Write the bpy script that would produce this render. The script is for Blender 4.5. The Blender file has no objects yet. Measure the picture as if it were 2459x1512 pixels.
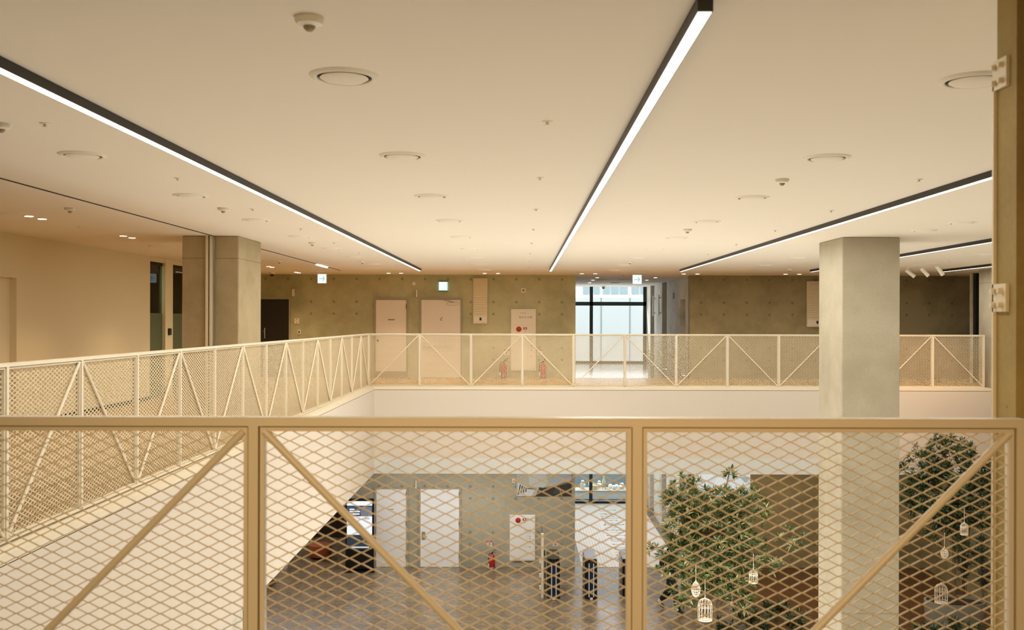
import bpy, math, random
from mathutils import Vector, Matrix
random.seed(7)
C = bpy.context.scene.collection
PI = math.pi

# ------------------------------------------------------------------ camera frame
F, CX, CY, ROLL = 2400.0, 1253.0, 767.0, 0.0025
H = 1.609                       # eye height above the upper floor
ZC = 2.839                      # ceiling
ZL = -5.22                      # lower floor
ZS = -1.97                      # soffit under the upper floor
YB, YW, YF = 23.47, 27.59, 3.1455   # far rail, far wall, near rail
SW, SB = F / YW, F / YB

def un(px, py):
    return px + ROLL * (py - CY), py - ROLL * (px - CX)
def at(px, py, s):              # world point seen at a photo pixel, s = pixels per metre at its depth
    x, y = un(px, py)
    return Vector(((x - CX) / s, F / s, H - (y - CY) / s))
def ceil_at(px, py):            # world point on the ceiling
    x, y = un(px, py)
    s = (CY - y) / (ZC - H)
    return Vector(((x - CX) / s, F / s, ZC))
def low_at(px, py):             # world point on the lower floor
    x, y = un(px, py)
    s = (y - CY) / (H - ZL)
    return Vector(((x - CX) / s, F / s, ZL))

# ------------------------------------------------------------------ materials
def lin(c):
    if isinstance(c, str):
        c = [int(c[i:i+2], 16) / 255 for i in (0, 2, 4)]
    return tuple(((v / 12.92) if v <= 0.04045 else ((v + 0.055) / 1.055) ** 2.4) for v in c) + (1.0,)

class NT:
    def __init__(s, name):
        s.m = bpy.data.materials.new(name); s.m.use_nodes = True
        s.t = s.m.node_tree; s.t.nodes.clear()
        s.out = s.n('ShaderNodeOutputMaterial')
    def n(s, ty, **kw):
        nd = s.t.nodes.new(ty)
        for k, v in kw.items(): setattr(nd, k, v)
        return nd
    def l(s, a, b): s.t.links.new(a, b)
    def math(s, op, a, b=None, c=None):
        nd = s.n('ShaderNodeMath', operation=op)
        for i, v in enumerate((a, b, c)):
            if v is None: continue
            if isinstance(v, (int, float)): nd.inputs[i].default_value = v
            else: s.l(v, nd.inputs[i])
        return nd.outputs[0]
    def mix(s, f, a, b, blend='MIX'):
        nd = s.n('ShaderNodeMix', data_type='RGBA', blend_type=blend)
        for i, v in ((0, f), (6, a), (7, b)):
            if isinstance(v, (int, float, tuple)): nd.inputs[i].default_value = v
            else: s.l(v, nd.inputs[i])
        return nd.outputs[2]
    def bsdf(s, col, rough=0.5, metal=0.0, spec=0.5):
        b = s.n('ShaderNodeBsdfPrincipled')
        if isinstance(col, tuple): b.inputs['Base Color'].default_value = col
        else: s.l(col, b.inputs['Base Color'])
        if isinstance(rough, (int, float)): b.inputs['Roughness'].default_value = rough
        else: s.l(rough, b.inputs['Roughness'])
        b.inputs['Metallic'].default_value = metal
        b.inputs['Specular IOR Level'].default_value = spec
        s.l(b.outputs[0], s.out.inputs[0])
        return b
    def coord(s, kind='Object', scale=(1, 1, 1)):
        tc = s.n('ShaderNodeTexCoord'); mp = s.n('ShaderNodeMapping')
        mp.inputs['Scale'].default_value = scale
        s.l(tc.outputs[kind], mp.inputs[0])
        return mp.outputs[0]
    def noise(s, vec, scale=5, detail=4, rough=0.55):
        nd = s.n('ShaderNodeTexNoise'); nd.inputs['Scale'].default_value = scale
        nd.inputs['Detail'].default_value = detail; nd.inputs['Roughness'].default_value = rough
        if vec is not None: s.l(vec, nd.inputs['Vector'])
        return nd.outputs['Fac']
    def ramp(s, f, stops):
        r = s.n('ShaderNodeValToRGB')
        while len(r.color_ramp.elements) < len(stops): r.color_ramp.elements.new(0.5)
        for e, (p, c) in zip(r.color_ramp.elements, stops): e.position = p; e.color = c
        s.l(f, r.inputs[0])
        return r.outputs[0]
    def bump(s, b, h, strength=0.1, dist=0.01):
        nd = s.n('ShaderNodeBump'); nd.inputs['Strength'].default_value = strength
        nd.inputs['Distance'].default_value = dist
        s.l(h, nd.inputs['Height']); s.l(nd.outputs[0], b.inputs['Normal'])

def paint(name, col, rough=0.5, metal=0.0, var=0.06, scale=6, spec=0.5):
    t = NT(name); c = lin(col) if not (isinstance(col, tuple) and len(col) == 4) else col
    v = t.coord()
    d = tuple(x * (1 - var) for x in c[:3]) + (1,)
    t.bsdf(t.mix(t.noise(v, scale), d, c), rough, metal, spec)
    return t.m

def emit(name, col, strength):
    t = NT(name); e = t.n('ShaderNodeEmission')
    e.inputs[0].default_value = lin(col); e.inputs[1].default_value = strength
    t.l(e.outputs[0], t.out.inputs[0])
    return t.m

def glassy(name, tint=(0.92, 0.96, 0.95, 1), gloss=0.12, rough=0.0):
    t = NT(name); tr = t.n('ShaderNodeBsdfTransparent'); tr.inputs[0].default_value = tint
    g = t.n('ShaderNodeBsdfGlossy'); g.inputs['Roughness'].default_value = rough
    lw = t.n('ShaderNodeLayerWeight'); lw.inputs[0].default_value = gloss
    mx = t.n('ShaderNodeMixShader')
    t.l(lw.outputs['Fresnel'], mx.inputs[0]); t.l(tr.outputs[0], mx.inputs[1]); t.l(g.outputs[0], mx.inputs[2])
    t.l(mx.outputs[0], t.out.inputs[0])
    return t.m

def concrete(name, light, dark, holes=False, joint_z=(), rough=0.75, xoff=-5.82, patch=0.5):
    t = NT(name); v = t.coord()
    big = t.noise(v, 0.7, 3, 0.5)
    mid = t.noise(v, 3.2, 5, 0.6)
    fine = t.noise(v, 38, 3, 0.6)
    f = t.math('ADD', t.math('MULTIPLY', big, 0.75), t.math('MULTIPLY', mid, 0.45))
    col = t.ramp(f, [(0.36, lin(dark)), (0.62 + patch * 0.2, lin(light))])
    col = t.mix(0.12, col, t.mix(fine, (0.02, 0.02, 0.02, 1), (1, 1, 1, 1)), 'OVERLAY')
    vo = t.n('ShaderNodeTexVoronoi'); vo.inputs['Scale'].default_value = 7; t.l(v, vo.inputs['Vector'])
    pit = t.math('LESS_THAN', vo.outputs['Distance'], 0.05)
    col = t.mix(t.math('MULTIPLY', pit, 0.45), col, lin('4a4232'))
    sx = t.n('ShaderNodeSeparateXYZ'); t.l(v, sx.inputs[0])
    X, Y, Z = sx.outputs
    for z in joint_z:
        d = t.math('ABSOLUTE', t.math('SUBTRACT', Z, z))
        col = t.mix(t.math('MULTIPLY', t.math('LESS_THAN', d, 0.006), 0.45), col, lin('57503c'))
    if holes:
        px = t.math('SUBTRACT', t.math('MODULO', t.math('ADD', X, 63 * 10 - xoff + 0.315), 0.63), 0.315)
        mask = None
        for z in holes:
            d = t.math('POWER', t.math('ADD', t.math('POWER', px, 2), t.math('POWER', t.math('SUBTRACT', Z, z), 2)), 0.5)
            m = t.math('SUBTRACT', 1.0, t.math('SMOOTH_MIN', t.math('DIVIDE', d, 0.045), 1.0, 0.3))
            m = t.math('MAXIMUM', m, 0.0)
            mask = m if mask is None else t.math('MAXIMUM', mask, m)
        col = t.mix(t.math('MINIMUM', t.math('MULTIPLY', mask, 1.1), 0.45), col, lin('554a32'))
    b = t.bsdf(col, rough, 0, 0.3)
    t.bump(b, t.math('ADD', mid, fine), 0.12, 0.01)
    return t.m

HOLES_UP = (2.72, 2.09, 1.76, 0.83, 0.5)
HOLES_LOW = (-3.0, -3.33, -4.26, -4.59, -5.0)
M = {}
M['ceiling'] = paint('ceiling paint', 'f0e7d6', 0.85, var=0.03, scale=0.6, spec=0.2)
M['white'] = paint('white plaster', 'd7cdbf', 0.8, var=0.03, scale=0.8, spec=0.2)
M['wallwhite'] = paint('cream wall paint', 'efe4c4', 0.7, var=0.04, scale=0.8, spec=0.2)
M['lowertrim'] = paint('cool grey edge paint', 'd3d4cf', 0.7, var=0.03, scale=0.8)  # shaded part of the white fascia, its shade put into the colour
M['conclow'] = concrete('grey lower concrete', 'b2ae9b', '96927f', holes=HOLES_UP + HOLES_LOW)  # copy of the far wall concrete, lower hall light tinted in
M['conc'] = concrete('board marked concrete', 'c4c29e', '9f9c78', holes=HOLES_UP + HOLES_LOW)
M['concdark'] = concrete('dim concrete', 'a39978', '7a7156', holes=HOLES_UP + HOLES_LOW, xoff=4.95)  # darker copy of the wall concrete, its weaker light put into the colour
M['conclight'] = concrete('pale mottled concrete', 'e2dfd3', 'a9a89d', patch=0.1)
M['pillar'] = concrete('smooth pillar concrete', 'bbb29c', 'a29981', joint_z=(2.505, -0.52, -3.2))
M['pillarwarm'] = concrete('olive pillar concrete', 'c2b190', 'a49570', joint_z=(2.505,))
M['frontpillar'] = concrete('worn pillar concrete', 'b59d62', '8d784a', joint_z=(2.37, 1.44))
M['rail'] = paint('cream rail enamel', 'e6dac2', 0.42, var=0.03)
M['railmesh'] = paint('cream expanded mesh enamel', 'd9c8a6', 0.42, var=0.03)  # rail enamel darkened for the weaker light on thin strands
M['black'] = paint('dark bronze metal', '17110b', 0.45, var=0.1)
M['blackgloss'] = paint('black gloss', '0d0e10', 0.12, var=0.1)
M['frame'] = paint('dark green window frame', '0f1f1d', 0.4)
M['door'] = paint('off white door paint', 'ece3d6', 0.5, var=0.03)
M['doorlow'] = paint('white lower door paint', 'f1f2f2', 0.5, var=0.03)
M['doorframe'] = paint('door frame grey', 'a99f8a', 0.55)
M['blackdoor'] = paint('black door', '17130e', 0.35, var=0.2)
M['offwhite'] = paint('off white plastic', 'efe8d8', 0.5, var=0.02)
M['cream'] = paint('cream steel', 'e9dcbd', 0.5, var=0.03)
M['hole'] = paint('dark gap', '2e2212', 0.9)
M['steel'] = paint('brushed steel', 'c4c4c0', 0.28, 0.9, 0.08, 20)
M['darksteel'] = paint('smoked steel', '3b3c36', 0.22, 0.6, 0.2, 14)
M['brass'] = paint('brass strip', 'e6c48c', 0.3, 0.5)
M['red'] = paint('red enamel', 'b3261b', 0.35)
M['redlabel'] = paint('red print', 'c23a2c', 0.6)
M['sensor'] = paint('grey sensor plastic', 'a09174', 0.5)
M['purple'] = paint('purple label', '3f2a6b', 0.5)
M['ink'] = paint('dark ink', '2a2620', 0.6)
M['greyink'] = paint('grey ink', '8b7d67', 0.6)
M['paper'] = paint('white card', 'f3f1ec', 0.6, var=0.02)
M['rubber'] = paint('black rubber', '15130f', 0.5)
M['wood'] = None
M['leaf'] = None
M['bark'] = paint('bark', '6d5a3e', 0.8, var=0.3, scale=20)
M['soil'] = paint('soil', '3a2a1a', 0.95, var=0.4, scale=30)
M['planter'] = paint('grey white planter', '8f897a', 0.6)  # white planter, the dim corner put into its colour
M['cagewire'] = paint('white cage wire', 'f4ead8', 0.5)
M['strip'] = emit('strip diffuser', 'fff3e2', 2.6)
M['down'] = emit('downlight glow', 'ffe3bd', 9)
M['bar'] = emit('small bar glow', 'fff2de', 4)
M['signwhite'] = emit('sign white glow', 'f7fffb', 1.05)
M['signgreen'] = emit('sign green glow', 'a6dccb', 0.9)
M['exitglow'] = emit('exit box glow', 'd5ffee', 1.5)
M['exitedge'] = emit('exit box edge glow', 'b4efd9', 1.0)
M['glass'] = glassy('clear glass')
M['greenglass'] = glassy('green office glass', (0.86, 0.94, 0.88, 1), 0.2)
M['frost'] = paint('frosted green film', '53654c', 0.35)
M['officewall'] = paint('office wall', '7f8a66', 0.8)
M['facade'] = paint('white cladding', 'eef0f2', 0.7, var=0.04, scale=0.4)
M['facadegrey'] = paint('pale grey cladding', 'cfd5d9', 0.6, var=0.06, scale=0.5)
M['facadeglass'] = paint('blue grey glazing', 'a9bcc6', 0.3, var=0.15, scale=2)
M['facadeline'] = paint('cladding joint', '8d9498', 0.6)
M['orange'] = paint('orange fabric', 'a8582a', 0.8)
M['skin'] = paint('skin', 'c58a63', 0.55, var=0.05, scale=20)
M['cloth'] = paint('black cloth', '15161a', 0.85, var=0.3, scale=40)
M['hair'] = paint('dark hair', '17110c', 0.5, var=0.3, scale=60)
M['shoe'] = paint('black leather', '111113', 0.35)
M['plaster'] = paint('white ceramic', 'f2f0ea', 0.4)
M['plasterwarm'] = paint('yellowed ceramic', 'eee3b8', 0.45)

def wood_floor():
    t = NT('oak plank floor'); v = t.coord('Object', (1, 1, 1))
    br = t.n('ShaderNodeTexBrick'); t.l(v, br.inputs['Vector'])
    br.offset = 0.5
    br.inputs['Color1'].default_value = lin('d8b98c'); br.inputs['Color2'].default_value = lin('c9a878')
    br.inputs['Mortar'].default_value = lin('7d5a32')
    br.inputs['Scale'].default_value = 1; br.inputs['Mortar Size'].default_value = 0.003
    br.inputs['Brick Width'].default_value = 1.6; br.inputs['Row Height'].default_value = 0.14
    st = t.noise(t.coord('Object', (1.2, 14, 1)), 3, 4)
    col = t.mix(0.35, br.outputs['Color'], t.mix(st, lin('8f6434'), lin('cfa26c')))
    t.bsdf(col, 0.32, 0, 0.4)
    return t.m
M['wood'] = wood_floor()

def tile_floor():
    t = NT('mottled stone tile floor'); v = t.coord()
    br = t.n('ShaderNodeTexBrick'); t.l(v, br.inputs['Vector']); br.offset = 0.5
    br.inputs['Color1'].default_value = lin('8d7a60'); br.inputs['Color2'].default_value = lin('6d6250')
    br.inputs['Mortar'].default_value = lin('4e4434')
    br.inputs['Scale'].default_value = 1; br.inputs['Mortar Size'].default_value = 0.006
    br.inputs['Brick Width'].default_value = 0.6; br.inputs['Row Height'].default_value = 0.3
    n1 = t.noise(v, 1.6, 5, 0.65); n2 = t.noise(t.coord('Object', (2.2, 5, 1)), 3, 4)
    c = t.mix(0.55, br.outputs['Color'], t.ramp(n2, [(0.34, lin('3c352b')), (0.5, lin('80684a')), (0.64, lin('b39874'))]))
    c = t.mix(t.math('MULTIPLY', n1, 0.5), c, lin('7a7366'))
    sx = t.n('ShaderNodeSeparateXYZ'); t.l(v, sx.inputs[0])
    # the timber-look area starts beside the trees
    w = t.math('GREATER_THAN', sx.outputs[0], 5.0)
    st = t.noise(t.coord('Object', (1, 9, 1)), 2.5, 4)
    c = t.mix(w, c, t.mix(st, lin('40291a'), lin('704c2c')))
    t.bsdf(c, t.math('ADD', 0.16, t.math('MULTIPLY', n1, 0.2)), 0, 0.5)
    return t.m
M['tile'] = tile_floor()

def pale_floor():
    t = NT('pale lined floor'); v = t.coord()
    sx = t.n('ShaderNodeSeparateXYZ'); t.l(v, sx.inputs[0])
    ph = t.math('MODULO', t.math('ADD', sx.outputs[0], 100.0), 0.085)
    line = t.math('LESS_THAN', ph, 0.014)
    ok = t.math('MULTIPLY', t.math('LESS_THAN', sx.outputs[0], 2.66), t.math('LESS_THAN', sx.outputs[1], 33.5))
    c = t.mix(t.math('MULTIPLY', t.math('MULTIPLY', line, ok), 0.5), lin('f0ebe2'), lin('9b8f7a'))
    t.bsdf(c, 0.4, 0, 0.4)
    return t.m
M['palefloor'] = pale_floor()

def gloss_floor():
    t = NT('polished corridor floor'); v = t.coord()
    t.bsdf(t.mix(t.noise(v, 2), lin('8d8b86'), lin('a3a19b')), 0.12, 0, 0.6)
    return t.m
M['corridor'] = gloss_floor()

def leafmat(name, a, b, hi):
    t = NT(name); oi = t.n('ShaderNodeNewGeometry')
    c = t.ramp(oi.outputs['Random Per Island'], [(0.0, lin(a)), (0.6, lin(b)), (1.0, lin(hi))])
    bs = t.bsdf(c, 0.28, 0, 0.6)
    return t.m
M['leaf'] = leafmat('glossy green leaf', '3f5028', '6b7a45', 'c4c796')
M['leafdark'] = leafmat('dark green leaf', '2c3a22', '4a5a34', '7c8860')
M['leafblue'] = leafmat('grey green leaf', '3a4a3c', '5b6b58', '7c8a74')

def poster_mat(name, cols, seed):
    t = NT(name); v = t.coord('Object', (1, 1, 1))
    mp = t.n('ShaderNodeMapping'); mp.inputs['Rotation'].default_value = (0, 0.5, 0); mp.inputs['Location'].default_value = (seed, 0, seed)
    t.l(v, mp.inputs[0])
    vo = t.n('ShaderNodeTexVoronoi'); vo.inputs['Scale'].default_value = 4.0; t.l(mp.outputs[0], vo.inputs['Vector'])
    sx = t.n('ShaderNodeSeparateColor'); t.l(vo.outputs['Color'], sx.inputs[0])
    c = t.ramp(sx.outputs[0], cols)
    wv = t.n('ShaderNodeTexWave'); wv.inputs['Scale'].default_value = 5; t.l(mp.outputs[0], wv.inputs['Vector'])
    c = t.mix(0.2, c, wv.outputs['Color'], 'MULTIPLY')
    b = t.bsdf(c, 0.35); t.l(c, b.inputs['Emission Color']); b.inputs['Emission Strength'].default_value = .7  # glow added so the print shows on the dark wall
    return t.m
M['posterskin'] = poster_mat('pale poster picture', [(0.0, lin('c3d2d8')), (0.6, lin('dbe5e8')), (0.8, lin('aab6b6')), (1, lin('8b9694'))], 3.2)

# ------------------------------------------------------------------ mesh helpers
class MB:
    def __init__(s): s.v, s.f = [], []
    def add(s, vs, fs):
        b = len(s.v); s.v += [tuple(p) for p in vs]; s.f += [tuple(b + i for i in f) for f in fs]; return s
    def box(s, x0, x1, y0, y1, z0, z1):
        return s.add([(x0,y0,z0),(x1,y0,z0),(x1,y1,z0),(x0,y1,z0),(x0,y0,z1),(x1,y0,z1),(x1,y1,z1),(x0,y1,z1)],
                     [(0,3,2,1),(4,5,6,7),(0,1,5,4),(1,2,6,5),(2,3,7,6),(3,0,4,7)])
    def bbox(s, x0, x1, y0, y1, z0, z1, b=0.005):      # chamfered along all edges of the front outline
        prof = [(x0+b,z0),(x1-b,z0),(x1,z0+b),(x1,z1-b),(x1-b,z1),(x0+b,z1),(x0,z1-b),(x0,z0+b)]
        inn = [(min(max(x, x0+b), x1-b), min(max(z, z0+b), z1-b)) for x, z in prof]
        n = 8; vs = [(x,y0,z) for x,z in inn] + [(x,y0+b,z) for x,z in prof] + [(x,y1-b,z) for x,z in prof] + [(x,y1,z) for x,z in inn]
        fs = []
        for k in range(3):
            for i in range(n):
                j = (i+1) % n; fs.append((k*n+i, k*n+j, (k+1)*n+j, (k+1)*n+i))
        fs += [tuple(reversed(range(n))), tuple(range(3*n, 4*n))]
        return s.add(vs, fs)
    def bar(s, p, q, w, d, up=(0, 0, 1)):              # rectangular bar from p to q
        p, q = Vector(p), Vector(q); a = (q - p).normalized(); u = Vector(up)
        if abs(a.dot(u)) > 0.98: u = Vector((0, 1, 0))
        r = a.cross(u).normalized(); u = r.cross(a).normalized()
        vs = [c + r * (w/2*i) + u * (d/2*j) for c in (p, q) for i, j in ((-1,-1),(1,-1),(1,1),(-1,1))]
        return s.add(vs, [(0,1,2,3),(7,6,5,4),(0,4,5,1),(1,5,6,2),(2,6,7,3),(3,7,4,0)])
    def tube(s, p, q, r0, r1=None, n=10):
        r1 = r0 if r1 is None else r1
        p, q = Vector(p), Vector(q); a = (q - p).normalized()
        u = a.orthogonal().normalized(); w = a.cross(u)
        vs = [c + (u * math.cos(2*PI*i/n) + w * math.sin(2*PI*i/n)) * r for c, r in ((p, r0), (q, r1)) for i in range(n)]
        fs = [(i, (i+1) % n, n + (i+1) % n, n + i) for i in range(n)] + [tuple(reversed(range(n))), tuple(range(n, 2*n))]
        return s.add(vs, fs)
    def path(s, pts, r, n=6):
        for a, b in zip(pts[:-1], pts[1:]): s.tube(a, b, r, r, n)
        return s
    def lathe(s, c, prof, n=24, axis='z', cap=True):   # prof: (radius, height)
        c = Vector(c); vs = []
        for r, h in prof:
            for i in range(n):
                a = 2*PI*i/n; x, y = r*math.cos(a), r*math.sin(a)
                vs.append(c + (Vector((x, y, h)) if axis == 'z' else Vector((x, h, y)) if axis == 'y' else Vector((h, x, y))))
        fs = []
        for k in range(len(prof)-1):
            for i in range(n):
                j = (i+1) % n; fs.append((k*n+i, k*n+j, (k+1)*n+j, (k+1)*n+i))
        if cap: fs += [tuple(reversed(range(n))), tuple(range((len(prof)-1)*n, len(prof)*n))]
        return s.add(vs, fs)
    def prism(s, poly, axis, a, b):                    # poly in the plane across axis
        n = len(poly)
        mk = {'x': lambda p, t: (t, p[0], p[1]), 'y': lambda p, t: (p[0], t, p[1]), 'z': lambda p, t: (p[0], p[1], t)}[axis]
        return s.add([mk(p, a) for p in poly] + [mk(p, b) for p in poly],
                     [tuple(range(n)), tuple(reversed(range(n, 2*n)))] + [(i, n+i, n+(i+1) % n, (i+1) % n) for i in range(n)])
    def build(s, name, m, parent=None, smooth=False, origin=None):
        o0 = Vector(origin) if origin is not None else (parent_loc(parent) if parent else Vector((0, 0, 0)))
        me = bpy.data.meshes.new(name)
        me.from_pydata([tuple(Vector(p) - o0) for p in s.v], [], s.f); me.update()
        import bmesh
        bm = bmesh.new(); bm.from_mesh(me); bmesh.ops.recalc_face_normals(bm, faces=bm.faces); bm.to_mesh(me); bm.free()
        if smooth:
            me.polygons.foreach_set('use_smooth', [True] * len(me.polygons))
            try: me.set_sharp_from_angle(angle=math.radians(40))
            except Exception: pass
        me.materials.append(m)
        o = bpy.data.objects.new(name, me); C.objects.link(o)
        if parent: o.parent = parent
        elif origin is not None: o.location = o0
        return o

def parent_loc(p):
    v = Vector((0, 0, 0))
    while p is not None: v = v + p.location; p = p.parent
    return v
def tag(o, label=None, cat=None, group=None, kind=None):
    for k, v in (('label', label), ('category', cat), ('group', group), ('kind', kind)):
        if v: o[k] = v
    return o
def thing(name, loc, label, cat, group=None):
    o = bpy.data.objects.new(name, None); C.objects.link(o); o.location = loc; o.empty_display_size = 0.1
    return tag(o, label, cat, group)
def struct(name, mb, m, label=None):
    o = mb.build(name, m); o['kind'] = 'structure'
    o['category'] = name.split('_')[0]
    if label: o['label'] = label
    return o
def copy_tree(o, parent=None):
    c = o.copy(); C.objects.link(c)
    if parent: c.parent = parent
    for ch in list(o.children): copy_tree(ch, c)
    return c
def text_mesh(body, size, m, name, parent, pos, face='-y', align='CENTER', depth=0.001, label=None):
    cu = bpy.data.curves.new('txt', 'FONT'); cu.body = body; cu.size = size; cu.align_x = align; cu.align_y = 'CENTER'; cu.extrude = depth
    cu.resolution_u = 2
    o = bpy.data.objects.new('txt', cu); C.objects.link(o)
    dg = bpy.context.evaluated_depsgraph_get(); dg.update()
    me = bpy.data.meshes.new_from_object(o.evaluated_get(dg)); bpy.data.objects.remove(o)
    R = Matrix.Rotation(PI/2, 4, 'X')
    if face == 'z': R = Matrix.Identity(4)
    me.transform(Matrix.Translation(Vector(pos) - parent_loc(parent)) @ R)
    me.materials.clear(); me.materials.append(m)
    t = bpy.data.objects.new(name, me); C.objects.link(t); t.parent = parent
    if label: t['label'] = label
    return t
ORD = ['first', 'second', 'third', 'fourth', 'fifth', 'sixth', 'seventh', 'eighth', 'ninth', 'tenth', 'eleventh', 'twelfth', 'thirteenth', 'fourteenth']

# ------------------------------------------------------------------ the setting
XL, XR = -7.41, 11.0
XV = -3.44                      # side edge of the void
YV = 23.33                      # far edge of the void
VR = 10.97
# upper floor slabs around the void
fl = MB()
fl.box(-9.6, XV - 0.13, -6, YW, -0.3, 0)
fl.box(XV - 0.13, 13.2, YV + 0.13, YW + 0.02, -0.3, 0)
struct('floor_near', MB().box(XV - 0.13, 13.2, -6, 3.17, -0.3, 0), M['hole'], 'dark floor of the near gallery under the viewer')  # dark colour invented to keep bounce off the near ceiling
struct('floor_upper', fl, M['wood'], 'orange brown plank floor of the upper gallery around the void')
struct('floor_corridor', MB().box(-2, 4.66, YW + 0.02, 37.3, -0.3, 0.002), M['corridor'], 'polished grey floor of the corridor running to the tall window')
struct('floor_lower_pale', MB().box(-10, 13.2, -6, 19.0, ZL - 0.2, ZL), M['white'], 'pale stone floor of the lower hall below the near railing')  # pale colour invented to bounce light onto the ceiling
struct('floor_lower', MB().box(-10, 13.2, 19.0, 37.3, ZL - 0.2, ZL), M['tile'], 'mottled brown stone floor of the lower hall')
pf = struct('floor_pale', MB().box(1.67, 4.4, YW, 37.1, ZL, ZL + 0.012), M['palefloor'], 'pale lined floor patch running back to the lower window')
mk = MB(); rr = random.Random(3)
y = 28.4
while y < 36.2:
    x0 = 2.72 + rr.uniform(0, 0.12); x1 = x0 + rr.uniform(0.3, 0.62)
    mk.box(x0, x1, y, y + 0.022, ZL + 0.012, ZL + 0.0135)
    for xx in (x0, x1, (x0 + x1) / 2):
        if rr.random() < 0.6: mk.lathe((xx, y + 0.01, ZL + 0.0122), [(0.04, 0), (0.04, 0.002)], 8)
    y += rr.choice([0.14, 0.2, 0.3, 0.42])
mk.build('marking', M['ink'], pf)
struct('ceiling', MB().box(-9.6, 13.2, -6, 37.3, ZC, ZC + 0.1), M['ceiling'], 'smooth warm white ceiling over the gallery')
struct('ceiling_lower', MB().box(-10, XV - 0.12, -6, YW, ZS - 0.02, ZS).box(XV - 0.12, 13.2, YV + 0.12, 37.3, ZS - 0.02, ZS).box(XV - 0.12, 13.2, -6, 3.2, ZS - 0.02, ZS), M['white'], 'underside of the upper gallery slab')
# void edges
struct('wall_void_far', MB().box(XV, VR, YV, YV + 0.12, -1.62, -0.04), M['white'], 'long white upstand face below the far railing')
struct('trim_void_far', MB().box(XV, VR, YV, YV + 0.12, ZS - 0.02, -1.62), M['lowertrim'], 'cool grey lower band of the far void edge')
struct('wall_void_side', MB().box(XV - 0.12, XV, 3.3, YV + 0.12, ZS - 0.02, -0.04), M['white'], 'tall white side face of the void under the long railing')
struct('wall_void_near', MB().box(XV, VR, 3.18, 3.3, ZS - 0.02, -0.3), M['white'])
struct('trim_shadow_gap', MB().box(XV - .1, XV - .004, 3.3, YV + .1, -.04, -.03).box(XV - .1, VR, YV + .004, YV + .1, -.04, -.03), M['bark'], 'thin dark shadow gap under the cream ledge')  # dark strip fills the gap, its shade put into the colour
cap = MB().box(XV - 0.3, XV + 0.004, 3.3, YV - 0.004, -0.03, 0.035).box(XV - 0.3, VR, YV - 0.004, YV + 0.3, -0.03, 0.035).box(XV, 2.4, 3.05, 3.312, -0.04, 0.035)
struct('trim_ledge', cap, M['rail'], 'cream ledge capping the void edge under the railings')
# far walls
XC0, XC1 = 1.483, 4.64
D1 = [at(899, 714, SW).x, at(980, 714, SW).x]; D2 = [at(1008, 714, SW).x, at(1110, 714, SW).x]
BD = [at(600, 716, SW).x, at(698, 716, SW).x]
struct('wall_back', MB().box(-9.6, XC0, YW, YW + 0.3, -0.3, ZC), M['conc'], 'board marked concrete far wall with the two pale doors')
struct('wall_back_lower', MB().box(-4.72, XC0, YW, YW + 0.3, ZL, ZS), M['conclow'], 'pale concrete lower wall behind the fire extinguisher')
struct('wall_corridor_side', MB().box(1.2, XC0, YW + 0.3, 37.2, -0.3, ZC).box(1.2, XC0, YW + 0.3, 37.2, ZL, ZS), M['white'])
struct('wall_back_block', MB().box(XC1, 12.5, YW, YW + 0.3, -0.3, ZC), M['concdark'], 'dim concrete far wall beyond the corridor')
struct('wall_back_block_lower', MB().box(XC1, 12.5, YW, YW + 0.3, ZL, ZS), M['concdark'], 'dim olive lower wall behind the trees')
# corridor flank with lift recesses
fx = MB()
ys = [YW + 0.3, 28.35, 29.3, 32.0, 33.05, 35.0, 36.05, 37.2]
for i in range(0, 7, 2): fx.box(XC1, XC1 + 0.3, ys[i], ys[i+1], 0, ZC)
fx.box(XC1, XC1 + 0.3, 28.35, 29.3, 2.2, ZC)
struct('wall_corridor', fx, M['conclight'], 'pale blotchy concrete flank wall of the corridor')
fl2 = MB()
for i in range(0, 7, 2): fl2.box(XC1, XC1 + 0.3, ys[i], ys[i+1], ZL, ZS)
struct('wall_corridor_lower', fl2, M['conclight'])
for k, (a, b, m, zt) in enumerate(((28.35, 29.3, 'concdark', 2.2), (32.0, 33.05, 'darksteel', ZC), (35.0, 36.05, 'darksteel', ZC))):
    struct('door_%d' % (k + 5), MB().box(XC1 + 0.2, XC1 + 0.26, a, b, 0, zt).box(XC1 + 0.2, XC1 + 0.26, a, b, ZL, ZS), M[m],
           ['brown recessed doorway in the corridor flank', 'tall dark lift recess nearer the gallery', 'tall dark lift recess beside the tall window'][k])
# side walls
struct('wall_left', MB().box(XL - 0.25, XL, -6, 13.35, -0.3, ZC).box(XL - 0.25, XL, 14.75, 19.92, -0.3, ZC).box(XL - 0.25, XL, 13.35, 14.75, 2.26, ZC).box(XL - 0.25, XL, 23.2, YW, -0.3, ZC),
       M['wallwhite'], 'cream side wall of the gallery with a flush door')
struct('baseboard_left', MB().box(XL, XL + 0.015, -6, 13.3, 0, 0.07).box(XL, XL + 0.015, 14.8, 19.9, 0, 0.07), M['hole'], 'dark skirting along the cream side wall')
dl = struct('door_3', MB().box(XL - 0.12, XL - 0.08, 13.42, 14.62, 0, 2.2), M['wallwhite'], 'cream flush door in the side wall')
MB().box(XL - 0.12, XL + 0.02, 14.62, 14.78, 0, 2.2).box(XL - 0.12, XL + 0.02, 13.32, 13.42, 0, 2.2).box(XL - 0.12, XL + 0.02, 13.32, 14.78, 2.2, 2.28).build('door_frame', M['wallwhite'], dl)
struct('wall_right', MB().box(XR, XR + 0.3, -6, 24.05, -0.3, ZC), M['pillar'], 'pale concrete side wall at the end of the far railing')
struct('wall_right_end', MB().box(12.4, 12.6, 24.05, YW, -0.3, ZC), M['concdark'])
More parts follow.
